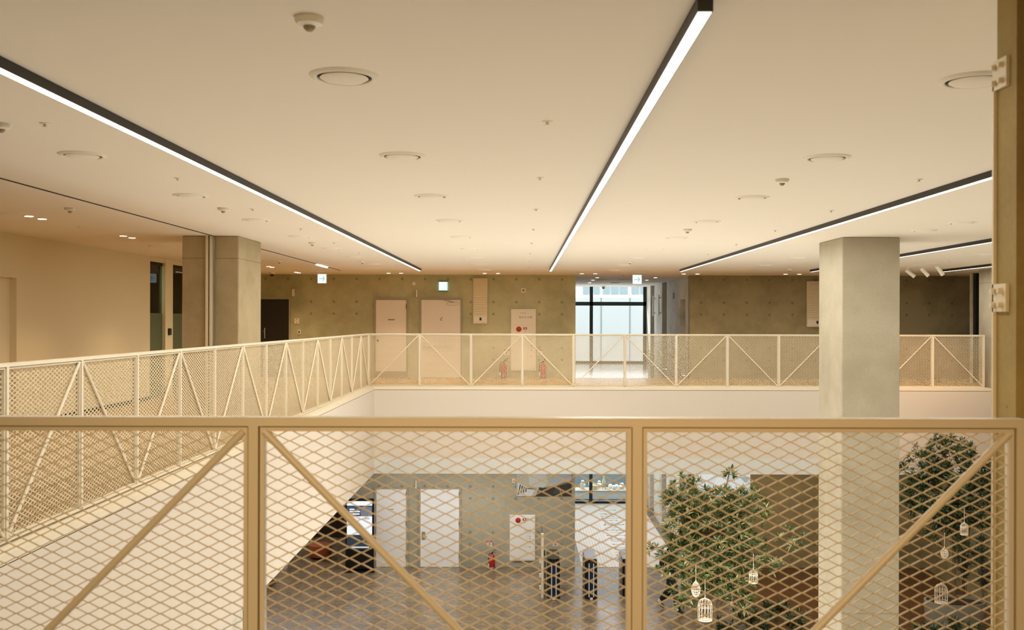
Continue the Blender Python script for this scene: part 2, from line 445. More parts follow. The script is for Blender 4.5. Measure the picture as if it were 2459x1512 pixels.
struct('wall_right_lower', MB().box(11.15, 11.4, -6, YW, ZL, ZS), M['concdark'], 'grey lower side wall behind the bamboo')
struct('wall_front', MB().box(-9.6, 13.2, -6.2, -6, ZL, ZC), M['hole'])  # unseen wall, darkened to keep bounced light down
struct('wall_left_lower', MB().box(-10.2, -10, -6, 31.5, ZL, ZS), M['hole'])
struct('wall_right_outer', MB().box(13.2, 13.4, -6, 37.2, ZL, ZC), M['wallwhite'])
struct('wall_left_outer', MB().box(-9.8, -9.6, -6, YW, -0.3, ZC), M['officewall'])
# dark recess beside the kiosk on the lower level
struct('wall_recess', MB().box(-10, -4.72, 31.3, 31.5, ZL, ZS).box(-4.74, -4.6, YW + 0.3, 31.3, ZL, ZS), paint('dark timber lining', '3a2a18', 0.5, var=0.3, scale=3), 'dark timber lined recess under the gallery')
struct('wall_stub', MB().box(-6.75, -6.42, 27.2, 27.5, ZL, ZL + 0.36), M['white'], 'short white stub wall below the side face')
struct('wall_lower_pier', MB().box(-4.6, -3.62, 12.2, 13.0, ZL, ZS), M['conclight'], 'pale pier under the side face of the void')
struct('trim_floor', MB().box(-5.975, -5.945, 6, 26.5, 0, 0.003), M['brass'], 'thin bright metal strip set into the plank floor')
# step under the first far door
struct('trim_frame_post', MB().box(at(2330,700,92).x, at(2343,700,92).x, 26.0, 26.12, 0, ZC), M['conclight'])
struct('trim_dark_post', MB().box(at(2343,700,93).x, at(2354,700,93).x, 25.8, 25.95, 0, ZC), M['darksteel'])

# doors on the far wall
def door(n, x, z0, z1, label, m='door', y=YW):
    d = struct('door_%d' % n, MB().bbox(x[0] + 0.045, x[1] - 0.045, y - 0.03, y - 0.005, z0 + 0.005, z1 - 0.05, 0.003), M[m], label)
    MB().box(x[0], x[0] + 0.04, y - 0.045, y - 0.005, z0, z1 - .045).box(x[1] - 0.04, x[1], y - 0.045, y - 0.005, z0, z1 - .045).box(x[0], x[1], y - 0.045, y - 0.005, z1 - 0.045, z1).build('door_frame', M['doorframe'], d)
    return d
d = door(1, D1, 0.17, 2.19, 'narrower pale door on the upper far wall with a slot mark')
MB().box(D1[0], D1[1], YW - 0.04, YW - 0.005, 0.0, 0.165).build('door_sill', M['doorframe'], d)
MB().box(at(932,767,SW).x, at(948,767,SW).x, YW - 0.034, YW - 0.029, at(940,768.5,SW).z, at(940,766,SW).z).build('plate', M['greyink'], d)
MB().lathe((at(908,817,SW).x, YW - 0.09, at(908,817,SW).z), [(0.0, 0), (0.03, 0.004), (0.03, 0.02), (0.012, 0.03), (0.012, 0.06)], 14, 'y').build('door_knob', M['darksteel'], d, True)
MB().box(D1[1] - 0.05, D1[1] - 0.035, YW - 0.055, YW - 0.04, at(979,741,SW).z, at(979,730,SW).z).build('hinge', M['hole'], d)
d = door(2, D2, 0.0, 2.2, 'wider pale door on the upper far wall with push bar and closer')
zc = at(1090, 729, SW).z
MB().bbox(at(1076,730,SW).x, at(1102,730,SW).x, YW - 0.09, YW - 0.03, zc - 0.035, zc + 0.03).build('door_closer', M['cream'], d)
MB().bar((at(1090,722,SW).x, YW - 0.08, zc + 0.04), (at(1062,719,SW).x, YW - 0.05, zc + 0.12), 0.03, 0.012).build('closer_arm', M['doorframe'], d)
zb = at(1050, 830, SW).z
MB().bbox(at(1070,830,SW).x, at(1091,830,SW).x, YW - 0.1, YW - 0.03, zb - 0.025, zb + 0.025).tube((at(1014,830,SW).x, YW - 0.08, zb), (at(1072,830,SW).x, YW - 0.08, zb), 0.014).box(at(1012,830,SW).x, at(1017,830,SW).x, YW - 0.1, YW - 0.03, zb - 0.04, zb + 0.04).build('push_bar', M['cream'], d)
MB().bar((at(1057,768,SW).x, YW - 0.033, at(1057,768,SW).z), (at(1063,768,SW).x, YW - 0.033, at(1057,768,SW).z), 0.006, 0.02).bar((at(1057,766,SW).x, YW - 0.033, at(1057,766,SW).z), (at(1063,761,SW).x, YW - 0.033, at(1057,761,SW).z), 0.006, 0.02).build('plate', M['greyink'], d)
d = door(4, BD, 0.0, 2.2, 'black double door half hidden by the concrete pillar', 'blackdoor')
MB().tube((at(638,785,SW).x, YW - 0.1, at(638,812,SW).z), (at(638,785,SW).x, YW - 0.1, at(638,787,SW).z), 0.015).box(at(637,0,SW).x, at(639,0,SW).x, YW - 0.1, YW - 0.03, at(638,795,SW).z - .015, at(638,795,SW).z + .015).build('door_handle', M['steel'], d)
# same pair of doors on the lower level
for n, x, lab in ((8, (at(900,1170,SW).x, at(980,1170,SW).x), 'narrower pale door on the lower concrete wall behind the kiosk'),
                  (9, (at(1006,1170,SW).x, at(1107,1170,SW).x), 'wider white door with lever handle on the lower concrete wall')):
    d = door(n, x, ZL, ZL + 2.2, lab, 'doorlow')
    if n == 9:
        p = at(1017, 1286, SW)
        MB().bbox(p.x - 0.045, p.x + 0.045, YW - 0.042, YW - 0.03, p.z - 0.1, p.z + 0.12, 0.003).tube((p.x, YW - 0.08, p.z), (p.x + 0.11, YW - 0.08, p.z), 0.012).tube((p.x, YW - 0.04, p.z), (p.x, YW - 0.085, p.z), 0.012).build('door_handle', M['steel'], d)
    else:
        p = at(938, 1222, SW)
        MB().box(p.x - 0.08, p.x + 0.08, YW - 0.034, YW - 0.029, p.z - 0.01, p.z + 0.01).build('plate', M['greyink'], d)
    for zz in (ZL + 0.25, ZL + 1.15, ZL + 1.95):
        MB().box(x[1] - 0.052, x[1] - 0.04, YW - 0.052, YW - 0.03, zz, zz + 0.12).build('hinge', M['darksteel'], d)

# tall window at the end of the corridor and the one below it
YG = 37.2
def window(n, z0, z1, zbar, label):
    xm, xr = at(1420, 720, F / YG).x, 4.66
    w = struct('window_%d' % n, MB().box(1.2, xm - .05, YG + .03, YG + .045, z0, z1).box(xm + .05, xr - .1, YG + .03, YG + .045, z0, z1), M['glass'], label)
    fr = MB().box(xm - .06, xm + .06, YG - .03, YG + .1, z0, z1).box(xr - .14, xr, YG - .03, YG + .1, z0, z1).box(1.2, xr, YG - .03, YG + .1, z0, z0 + .07)
    if zbar: fr.box(1.2, xr, YG - .03, YG + .1, zbar - .07, zbar + .07)
    fr.build('window_frame', M['frame'], w)
window(1, 0.0, ZC, at(1450, 729, F / YG).z, 'tall dark framed window at the end of the upper corridor')
window(2, ZL, ZS, None, 'dark framed window at the end of the lower pale floor')

# glazed office front beside the cream wall
def yl(px): return XL / ((px - CX) / F)
g = struct('window_3', MB().box(XL - .08, XL - .065, yl(361), yl(396), 0, 2.76).box(XL - .08, XL - .065, yl(414), yl(452), 0, 2.76), M['greenglass'], 'green tinted office glazing beside the cream side wall')
MB().box(XL - .14, XL + .01, yl(396), yl(414), 0, ZC).box(XL - .14, XL + .01, yl(452), 23.25, 0, ZC).box(XL - .14, XL, yl(361), yl(452), 2.76, ZC).build('window_frame', M['wallwhite'], g)
MB().box(XL - .1, XL - .05, yl(361), yl(396), 2.7, 2.76).box(XL - .1, XL - .05, yl(414), yl(452), 2.7, 2.76).build('top_channel', M['hole'], g)
MB().box(XL - .06, XL - .055, yl(361), yl(396), 0, 1.72).box(XL - .06, XL - .055, yl(414), yl(452), 0, 1.72).build('film', M['frost'], g)
zz = at(404, 797, 118).z
MB().bbox(XL + .01, XL + .05, yl(402), yl(407), zz - .07, zz + .07).build('lock', M['rubber'], g)
struct('wall_office', MB().box(-9.6, -9.5, 17, 26, 0, ZC).box(-9.5, XL - .25, 26, 26.1, 0, ZC).box(-9.5, XL - .25, 16.9, 17, 0, ZC), M['officewall'])
nb = thing('wall_cabinet', (-9.5, 22.9, 1.7), 'dark wall cabinet with round knobs seen behind the office glazing', 'cabinet')
MB().bbox(-9.5, -9.3, 22.0, 23.0, 1.62, 1.95).build('carcass', M['black'], nb)
for zz in (1.67, 1.78, 1.89): MB().lathe((-9.29, 22.1, zz), [(0.03, 0), (0.03, 0.02)], 10, 'x').build('knob', M['offwhite'], nb)
wl = thing('wall_light', (-9.5, 22.6, 2.6), 'glowing white panel light behind the office glazing', 'light')
MB().box(-9.5, -9.46, 22.0, 22.5, 2.3, 2.72).build('panel', M['signwhite'], wl)

# ------------------------------------------------------------------ exterior
ext = thing('building', (3, 48, ZL), 'white clad building across the street seen through the tall window', 'building')
sF = F / 48.0
MB().box(-6, 14, 48, 48.4, -8, 12).build('facade', M['facade'], ext)
for a, b in ((1448, 1464), (1468, 1485), (1489, 1507), (1517, 1534), (1538, 1552), (1400, 1415), (1425, 1440)):
    p, q = at(a, 706, sF), at(b, 686, sF)
    MB().box(p.x, q.x, 47.95, 48, p.z, q.z + 0.6).build('window', M['facadeglass'], ext)
p, q = at(1390, 880, sF), at(1580, 715, sF)
gp = MB().box(-6, 14, 47.9, 48, -8, q.z).build('cladding', M['facadegrey'], ext)
jm = MB()
for x in (1443, 1512): jm.box(at(x, 800, sF).x - .02, at(x, 800, sF).x + .02, 47.88, 47.92, -6, q.z)
jm.build('joint', M['facadeline'], ext)
struct('ground_outside', MB().box(-8, 16, 37.5, 60, ZL - .3, ZL - .02), M['facadegrey'])
# display ledge with ornaments outside the lower window
led = thing('display_ledge', (3, 38.2, ZL), 'long white display ledge carrying ornaments beyond the lower window', 'ledge')
sL = F / 38.2
zt = at(1440, 1174, sL).z
MB().bbox(1.2, 4.9, 38.0, 38.6, ZL, zt - .06, .01).build('body', M['facade'], led)
MB().bbox(1.15, 4.95, 37.9, 38.65, zt - .06, zt, .01).build('top', M['white'], led)
struct('wall_display', MB().box(0.5, 5.5, 39.4, 39.5, ZL, ZS + .4), paint('blue grey backdrop', '8d9a9c', .8, var=.2, scale=2))
G = 'white ornaments on the display ledge'
orn = False
def ornament(px, kind, label, h, w):
    global orn; orn = not orn
    p = at(px, 1172, sL); b = Vector((p.x, 38.14 if orn else 38.42, zt)); m = M['plaster']
    t = thing('ornament', b, label, 'ornament', G)
    if kind == 'figure':
        MB().lathe(b, [(w*.5, 0), (w*.5, h*.05), (w*.3, h*.1), (w*.42, h*.3), (w*.5, h*.5), (w*.34, h*.68), (w*.16, h*.72)], 14).build('body', m, t, True)
        MB().lathe(b + Vector((0, 0, h*.7)), [(w*.1, 0), (w*.28, h*.06), (w*.3, h*.16), (w*.2, h*.26), (w*.02, h*.3)], 14).build('head', m, t, True)
    elif kind == 'ball':
        MB().lathe(b, [(h*.5*math.sin(PI*i/10)+.001, h*.5*(1-math.cos(PI*i/10))) for i in range(11)], 16).build('body', m, t, True)
    elif kind == 'dish':
        MB().lathe(b, [(w*.2, 0), (w*.2, h*.2), (w*.5, h*.6), (w*.5, h*.75), (w*.3, h*.8), (w*.25, h)], 18).build('body', M['plasterwarm'], t, True)
    elif kind == 'animal':
        MB().lathe(b + Vector((0, 0, h*.4)), [(w*.05, -w*.0), (w*.3, h*.06), (w*.34, h*.2), (w*.2, h*.34), (w*.12, h*.5), (w*.16, h*.56), (w*.03, h*.62)], 12).build('body', M['plasterwarm'], t, True)
        for dx in (-.22, .22):
            for dy in (-.12, .12): MB().tube(b + Vector((w*dx, w*dy, 0)), b + Vector((w*dx*.8, w*dy, h*.5)), w*.07, w*.09, 8).build('leg', M['plasterwarm'], t, True)
ornament(1399, 'figure', 'small white figurine, alone on the ledge before the window bar', .36, .22)
ornament(1420, 'figure', 'white figurine half hidden by the dark window bar', .4, .2)
ornament(1428, 'dish', 'yellowish footed dish on the ledge just past the window bar', .22, .3)
ornament(1440, 'figure', 'plump white figurine on the ledge beside the tall legged ornament', .3, .2)
ornament(1449.5, 'animal', 'tall cream legged animal ornament on the ledge', .5, .22)
ornament(1467, 'ball', 'first round white pot of the three on the ledge', .17, .17)
ornament(1474.5, 'ball', 'middle round white pot of the three on the ledge', .17, .17)
ornament(1482, 'ball', 'last round white pot of the three, beside the peaked ornament', .16, .16)
ornament(1493, 'figure', 'peaked white ornament at the end of the ledge', .26, .26)

# ------------------------------------------------------------------ railings
def mesh_panel(w, h, px=0.0756, pz=0.0352, bw=0.0028, th=0.004, bond=0.004):
    v, f = [], []
    def seg(x0, z0, x1, z1):
        dx, dz = x1 - x0, z1 - z0
        t0, t1 = 0.0, 1.0
        for p, q in ((-dx, x0), (dx, w - x0), (-dz, z0), (dz, h - z0)):
            if abs(p) < 1e-9:
                if q < 0: return
                continue
            r = q / p
            if p < 0: t0 = max(t0, r)
            else: t1 = min(t1, r)
        if t1 - t0 < 1e-3: return
        x0, z0, x1, z1 = x0 + dx*t0, z0 + dz*t0, x0 + dx*t1, z0 + dz*t1
        L = math.hypot(x1-x0, z1-z0)
        if L < 1e-5: return
        nx, nz = -(z1-z0)/L*bw/2, (x1-x0)/L*bw/2
        b = len(v)
        for x, z in ((x0, z0), (x1, z1)):
            v.extend([(x-nx, -th/2, z-nz), (x+nx, -th/2, z+nz), (x+nx, th/2, z+nz), (x-nx, th/2, z-nz)])
        f.extend([(b,b+4,b+5,b+1),(b+1,b+5,b+6,b+2),(b+2,b+6,b+7,b+3),(b+3,b+7,b+4,b)])
    nz_ = int(h / pz) + 2; nx_ = int(w / px) + 2
    for j in range(-1, 2 * nz_):
        for i in range(-1, nx_):
            x = (i + (0.5 if j % 2 else 0)) * px; z = j * pz / 2
            seg(x + bond/2, z, x + px/2 - bond/2, z + pz/2)
            seg(x - bond/2, z, x - px/2 + bond/2, z + pz/2)
            # bond where two strands meet
            x0, x1, z0, z1 = max(0, x-bond/2-.002), min(w, x+bond/2+.002), max(0, z-bw*.55), min(h, z+bw*.55)
            if x1 - x0 > .003 and z1 - z0 > .002:
                b = len(v)
                for yy in (-th*.6, th*.6): v.extend([(x0,yy,z0),(x1,yy,z0),(x1,yy,z1),(x0,yy,z1)])
                f.extend([(b,b+1,b+2,b+3),(b+7,b+6,b+5,b+4)])
    me = bpy.data.meshes.new('mesh_panel'); me.from_pydata(v, [], f); me.update(); me.materials.append(M['railmesh'])
    return me
PT, FR = 0.03, 0.017            # post and inner frame widths
def guardrail(name, loc, rotz, xs, z0, z1, first_up, label, tilt=0.0, mesh_bw=0.003):
    """xs: post positions along the local x axis; bays hold a frame, a diamond mesh panel and one diagonal."""
    root = thing(name, loc, label, 'railing'); root.rotation_euler = (0, tilt, rotz)
    P = Vector((0, 0, 0))
    def put(mb, nm, sm=False):
        o = mb.build(nm, M['rail'], None, sm, origin=P); o.location = (0, 0, 0); o.parent = root; return o
    put(MB().box(xs[0] - PT/2, xs[-1] + PT/2, -0.025, 0.025, z1 - 0.027, z1), 'top_rail')
    put(MB().box(xs[0] - PT/2, xs[-1] + PT/2, -0.025, 0.025, z0, z0 + 0.022), 'bottom_rail')
    post = None
    for x in xs:
        if post is None:
            post = put(MB().box(-PT/2, PT/2, -0.025, 0.025, 0.036, z1 - 0.027), 'post'); o = post
        else:
            o = post.copy(); C.objects.link(o); o.parent = root
        o.location = (x, 0, 0)
    cache = {}
    for k in range(len(xs) - 1):
        a, b = xs[k] + PT/2, xs[k+1] - PT/2; w = round(b - a, 4)
        if w < 0.3: continue
        lo, hi = z0 + 0.022, z1 - 0.027
        if w not in cache:
            fr = MB()
            g_ = .0045; h_ = hi - lo
            fr.box(0, FR, .008, .018, 0, h_).box(w-FR, w, .008, .018, 0, h_).box(FR, w-FR, .008, .018, 0, FR).box(FR, w-FR, .008, .018, h_-FR, h_)
            fr.box(g_, FR, -.016, .008, g_, h_-g_).box(w-FR, w-g_, -.016, .008, g_, h_-g_).box(FR, w-FR, -.016, .008, g_, FR).box(FR, w-FR, -.016, .008, h_-FR, h_-g_)
            fo = put(fr, 'bay_frame')
            mo = bpy.data.objects.new('mesh_panel', mesh_panel(w - 2*FR, hi - lo - 2*FR, bw=mesh_bw)); C.objects.link(mo); mo.parent = root
            d1 = put(MB().tube((FR, 0, FR), (w-FR, 0, hi-lo-FR), 0.0125, n=12), 'diagonal_rod', True)
            cache[w] = (fo, mo, d1); objs = (fo, mo, d1)
        else:
            objs = []
            for s_ in cache[w]:
                c = s_.copy(); C.objects.link(c); c.parent = root; objs.append(c)
        fo, mo, do = objs
        fo.location = (a, 0, lo); mo.location = (a + FR, 0.004, lo + FR)
        up = (k % 2 == 0) == first_up
        do.location = (a if up else b, -0.012, lo); do.scale = (1 if up else -1, 1, 1)
    return root
# far railing: thirteen posts, the bays alternate
xb0, xb1 = at(885, 860, SB).x, at(2362, 860, SB).x
guardrail('far_railing', (0, YB, 0), 0, [xb0 + (xb1 - xb0) * k / 12 for k in range(13)], 0.035, 1.277, True,
          'long white diamond mesh railing across the far edge of the void', mesh_bw=0.0088)
# side railing, running away from the camera
n_side = 17
Lb = (YB - 6.95) / 14
xs = [Lb * k for k in range(n_side + 1)]
sr = guardrail('side_railing', (xb0, YB - Lb * n_side, 0.025), PI/2, xs[:-1] + [xs[-1] - 0.07], 0.035, 1.277, n_side % 2 == 0,
          'white diamond mesh railing running along the plank floor beside the cream wall', tilt=0.0013, mesh_bw=0.0088)
# near railing
SF = 763.0
xn = [(613.6 - CX) / SF + 1.2 * k for k in (-2, -1, 0, 1, 2)]
guardrail('near_railing', (0, YF, 0), 0, xn, 0.06, 1.3015, False,
          'large out of focus mesh railing crossing the bottom of the view')

# ------------------------------------------------------------------ pillars
pl = thing('pillar', (-4.62, 15.45, 0), 'square concrete pillar beside the cream wall with a steel channel on it', 'pillar', 'concrete pillars')
MB().bbox(-5.04, -4.20, 14.82, 16.09, 0, ZC, .012).build('shaft', M['pillarwarm'], pl)
pr = thing('pillar', (5.15, 15.3, ZL), 'tall concrete pillar rising through the void in front of the far railing', 'pillar', 'concrete pillars')
MB().bbox(4.727, 5.58, 14.75, 15.9, ZL, ZC, .012).build('shaft', M['pillar'], pr)
fp = thing('pillar', (2.1, 3.52, ZL), 'narrow blurred concrete pillar at the near railing with bolted plates', 'pillar', 'concrete pillars')
XP = 1187 * 3.45 / F
YP1 = XP * F / 1140
MB().box(XP, 2.9, 3.45, YP1, ZL, ZC).build('shaft', M['frontpillar'], fp)
MB().box(XP - .012, XP + .004, YP1, YP1 + .012, ZL, at(2388, 200, 665).z).build('edge_strip', M['cream'], fp)
for (ya, yb_) in ((133, 205), (680, 748)):
    s_ = 685
    zt_, zb_ = at(2395, ya, s_).z, at(2395, yb_, s_).z
    br = MB().prism([(3.5, zb_), (YP1 + .01, zb_), (YP1 + .01, zt_), (3.5, zt_)], 'x', XP - .012, XP).build('bracket', M['cream'], fp)
    bo = MB()
    for zz in (zt_ - .025, zb_ + .025):
        for yy in (3.53, YP1 - .01): bo.tube((XP - .028, yy, zz), (XP - .012, yy, zz), .009, .012)
    bo.build('bolt', M['cream'], br)
# steel partition channel on the pillar, below the ceiling groove
pc = thing('partition_channel', (-4.6, 14.78, 0), 'pair of pale vertical steel channels on the face of the pillar', 'channel')
for i, (a, b, m) in enumerate(((493.5, 500, 'cream'), (503, 509, 'cream'), (500, 503, 'hole'), (509, 514, 'steel'))):
    xa, xb_ = (a - CX) / 162.5, (b - CX) / 162.5
    MB().box(xa, xb_, 14.76 if m == 'cream' else 14.79, 14.82, 0, ZC).build(['channel_side', 'channel_side', 'slot', 'cover'][i], M[m], pc)
gt = thing('ceiling_track', (-4.58, 15, ZC), 'thin dark ceiling track running over the concrete pillar', 'track')
MB().box(-4.595, -4.565, 2, 25.2, ZC - .004, ZC).build('groove', M['hole'], gt)
MB().box(-4.6, -4.56, 22.3, 23.5, ZC - .03, ZC - .004).build('lit_segment', M['bar'], gt)

# ------------------------------------------------------------------ ceiling fittings
GB = 'long black linear lights under the ceiling'
labs = ['black linear light bar crossing above the side railing', 'black linear light bar above the middle of the void, its square end in view',
        'black linear light bar running above the tall concrete pillar', 'black linear light bar just beyond the tall concrete pillar',
        'short visible black light bar beyond the white spotlights']
for X, lab in zip((-2.475, 0.695, 3.862, 7.03, 10.15), labs):
    t = thing('linear_light', (X, 14, ZC - .056), lab, 'light', GB)
    MB().box(X - .03, X + .03, 3.8, 24.3, ZC - .056, ZC - .001).build('housing', M['black'], t)
    MB().box(X - .026, X + .026, 3.81, 24.29, ZC - .0585, ZC - .056).build('diffuser', M['strip'], t)

def vent(loc, label):
    t = thing('ceiling_vent', loc, label, 'vent', 'round ceiling vents'); p = Vector(loc)
    MB().lathe(p, [(.137, -.001), (.139, -.013), (.148, -.017), (.168, -.010), (.178, 0)], 32, cap=False).build('ring', M['ceiling'], t, True)
    MB().lathe(p, [(.139, -.003), (.139, -.0005)], 32).build('throat', M['hole'], t)
    MB().lathe(p, [(.0005, -.028), (.06, -.027), (.108, -.022), (.122, -.014), (.115, -.006)], 32, cap=False).build('core', M['ceiling'], t, True)
    return t
proto = None
def place_vent(x, y, label):
    global proto
    if proto is None: proto = vent((x, y, ZC), label); return
    c = copy_tree(proto); c.location = (x, y, ZC); c['label'] = label
for X, rowname, ys_ in ((-3.3, 'side railing', [7.5 + 2.45*k for k in range(7)]), (-0.9, 'two central light bars', [5.05 + 2.45*k for k in range(9)]),
                     (2.3, 'third light bar', [5.09 + 2.45*k for k in range(9)])):
    for k, yy in enumerate(ys_):
        place_vent(X, yy, 'round white ceiling vent, %s along the row %s' % (ORD[k], {'side railing': 'above the side railing', 'two central light bars': 'between the two central light bars', 'third light bar': 'before the third light bar'}[rowname]))
for px, py, lab in ((2310, 534, 'round ceiling vent above the tall pillar, nearer the camera of two'), (2220, 552, 'round ceiling vent above the tall pillar, farther of two'),
                    (1920, 618, 'round ceiling vent in front of the far louvre panel'), (1838, 636, 'small looking round ceiling vent near the dim far wall'),
                    (2370, 610, 'round ceiling vent just past the white spotlights'), (30, 512, 'round ceiling vent beside the first pair of downlights'),
                    (380, 590, 'round ceiling vent above the office glazing'), (1500, 637, 'round ceiling vent before the corridor exit sign')):
    p = ceil_at(px, py); place_vent(p.x, p.y, lab)
for px, py, lab in ((1445, 670, 'round vent in the corridor ceiling beside the single downlights'), (1498, 669.5, 'round vent in the corridor ceiling nearest the exit arrow sign'), (1477, 678, 'round vent in the corridor ceiling farther in')):
    p = ceil_at(px, py); place_vent(p.x, p.y, lab)

def sprinkler(loc, label):
    t = thing('sprinkler', loc, label, 'sprinkler', 'small ceiling sprinklers'); p = Vector(loc)
    MB().lathe(p, [(.034, 0), (.032, -.004), (.016, -.006)], 16).build('plate', M['ceiling'], t, True)
    MB().lathe(p, [(.008, -.005), (.008, -.02), (.016, -.021), (.016, -.024)], 12).build('nozzle', M['cream'], t, True)
    return t
sp = None
for X, rn, ys_ in ((.155, 'between the two middle light bars', [6.2 + 2.45*k for k in range(8)]), (-3.01, 'above the side railing', [6.3 + 2.43*k for k in range(6)]),
                (3.455, 'beside the third light bar', [8.7 + 2.47*k for k in range(5)]), (-5.9, 'over the plank floor', [13.3])):
    for k, yy in enumerate(ys_):
        lab = 'tiny ceiling sprinkler %s, %s from the camera end' % (rn, ORD[k])
        if sp is None: sp = sprinkler((X, yy, ZC), lab)
        else: c = copy_tree(sp); c.location = (X, yy, ZC); c['label'] = lab
def detector(loc, label):
    t = thing('smoke_detector', loc, label, 'detector', 'ceiling smoke detectors'); p = Vector(loc)
    MB().lathe(p, [(.058, 0), (.06, -.012), (.052, -.028), (.03, -.036)], 24).build('base', M['offwhite'], t, True)
    MB().lathe(p, [(.026, -.034), (.022, -.046), (.012, -.056), (.002, -.058)], 18).build('sensor', M['sensor'], t, True)
    return t
dt = None
for px, py, lab in ((743, 42, 'large looking smoke detector above everything near the top edge'), (1878, 430, 'smoke detector between the third light bar and the top of the tall pillar'),
                    (536, 499, 'smoke detector beside the light bar over the side railing'), (1651, 550, 'smoke detector halfway along before the third light bar'),
                    (168, 499, 'smoke detector over the plank floor near the pair of downlights'), (3, 297, 'smoke detector cut off by the edge of the view'),
                    (750, 582, 'smoke detector past the concrete pillar, nearer of two'), (870, 627, 'smoke detector past the concrete pillar, close to the far wall'),
                    (670, 626, 'smoke detector past the thin ceiling track'), (1513, 628, 'smoke detector before the corridor mouth'),
                    (1497, 656.5, 'smoke detector in the mouth of the corridor'), (1897, 646, 'smoke detector close to the far louvre panel')):
    p = ceil_at(px, py)
    if dt is None: dt = detector(p, lab)
    else: c = copy_tree(dt); c.location = p; c['label'] = lab
def downlight(loc, label, grp):
    t = thing('downlight', loc, label, 'light', grp); p = Vector(loc)
    MB().lathe(p, [(.045, -.001), (.047, -.006), (.06, -.004), (.062, 0)], 20, cap=False).build('rim', M['ceiling'], t, True)
    MB().lathe(p, [(.05, -.0085), (.05, -.001)], 20).build('lamp', M['down'], t)
    return t
dn = None
def put_down(x, y, lab, grp):
    global dn
    if dn is None: dn = downlight((x, y, ZC), lab, grp); return
    c = copy_tree(dn); c.location = (x, y, ZC); c['label'] = lab; c['group'] = grp
for k in range(6):
    if k in (2, 3): continue
    for j in (0, 1):
        put_down(-5.92, 12.0 + 2.84*k + .33*j, '%s downlight of the %s pair over the plank floor' % (('nearer', 'farther')[j], {0: 'first', 1: 'second', 4: 'third', 5: 'fourth'}[k]), 'downlight pairs over the plank floor')
for (a, b, wh) in ((934, 964, 'above the narrower far door'), (1164, 1196, 'above the tall louvre panel'), (1397, 1429, 'at the mouth of the corridor'), (1641, 1674, 'at the end of the third light bar'), (1885, 1918, 'above the dim far wall')):
    for j, px in enumerate((a, b)):
        p = ceil_at(px, 655.5 + .0025 * (px - 934)); put_down(p.x, 26.6, '%s downlight of the pair %s' % (('first', 'second')[j], wh), 'downlights along the far wall')
for px, py, lab in ((1434, 666, 'single corridor downlight, nearest the corridor mouth of the slanting row'), (1424, 672, 'second single corridor downlight of the slanting row'), (1416, 678, 'third single corridor downlight of the slanting row'),
                    (1574, 666, 'single corridor downlight beside the lift flank'), (1553, 672, 'single corridor downlight beside the lift flank, one farther in')):
    p = ceil_at(px, py); put_down(p.x, p.y, lab, 'single downlights in the corridor')
# spotlights on a track
tx = 8.72
st = thing('spotlight_track', (tx, 21.5, ZC), 'thin white ceiling track carrying three spotlights beside the tall pillar', 'track')
MB().box(tx - .018, tx + .018, 20.4, 24.2, ZC - .03, ZC).build('rail', M['offwhite'], st)
for k, (px, lab) in enumerate(((2252, 'white spotlight at the end of the track'), (2214, 'white spotlight in the middle of the track'), (2178, 'white spotlight closest to the tall pillar'))):
    s_ = tx and F * 0 + (px - CX) / tx; yy = F / s_
    t = thing('spotlight', (tx, yy, ZC - .03), lab, 'spotlight', 'white track spotlights')
    MB().box(tx - .02, tx + .02, yy - .06, yy + .06, ZC - .055, ZC - .031).tube((tx, yy, ZC - .05), (tx, yy, ZC - .11), .012).build('adapter', M['offwhite'], t)
    MB().tube((tx - .02, yy, ZC - .09), (tx + .10 + .03*k, yy - .02, ZC - .28 + .02*k), .042, .042, 16).build('lamp_head', M['offwhite'], t, True)

# ------------------------------------------------------------------ signs and wall fittings
def hanging_sign(px0, px1, py0, py1, s, label):
    a, b = at(px0, py0, s), at(px1, py1, s); cx = (a.x + b.x)/2; cz = (a.z + b.z)/2; y = F/s
    t = thing('exit_sign', (cx, y, a.z), label, 'sign', 'arrow exit signs')
    MB().box(a.x - .008, b.x + .008, y, y + .04, b.z - .008, a.z + .008).build('case', M['offwhite'], t)
    MB().box(a.x, b.x, y - .004, y, b.z, a.z).build('face', M['signwhite'], t)
    w = (b.x - a.x)
    ar = MB().bar((cx - w*.33, y - .006, cz), (cx + w*.25, y - .006, cz), .004, w*.1, (0, 0, 1))
    ar.bar((cx + w*.32, y - .006, cz - w*.02), (cx + w*.06, y - .006, cz + w*.26), .004, w*.11).bar((cx + w*.32, y - .006, cz + w*.02), (cx + w*.06, y - .006, cz - w*.26), .004, w*.11)
    ar.build('arrow', M['signgreen'], t)
    for dx in (-.06, .06): MB().tube((cx + dx, y + .02, a.z), (cx + dx, y + .02, ZC), .006).build('hanger', M['offwhite'], t)
hanging_sign(763, 783.5, 658, 679.5, 91.5, 'white green-arrow exit sign hanging before the black door')
hanging_sign(1519.5, 1540.5, 660, 681.5, 91.5, 'white green-arrow exit sign hanging before the corridor')
ex = thing('exit_light', at(1064, 687, SW), 'glowing pale green exit box above the wider far door', 'sign')
a, b = at(1054, 676.5, SW), at(1075, 697.5, SW)
MB().bbox(a.x, b.x, YW - .06, YW, b.z, a.z).build('case', M['exitedge'], ex)
MB().box(a.x + .02, b.x - .02, YW - .064, YW - .06, b.z + .02, a.z - .015).build('face', M['exitglow'], ex)
MB().box(a.x - .012, b.x + .012, YW - .05, YW - .001, a.z, a.z + .012).box(a.x - .012, b.x + .012, YW - .05, YW - .001, b.z - .012, b.z).build('frame', M['frame'], ex)

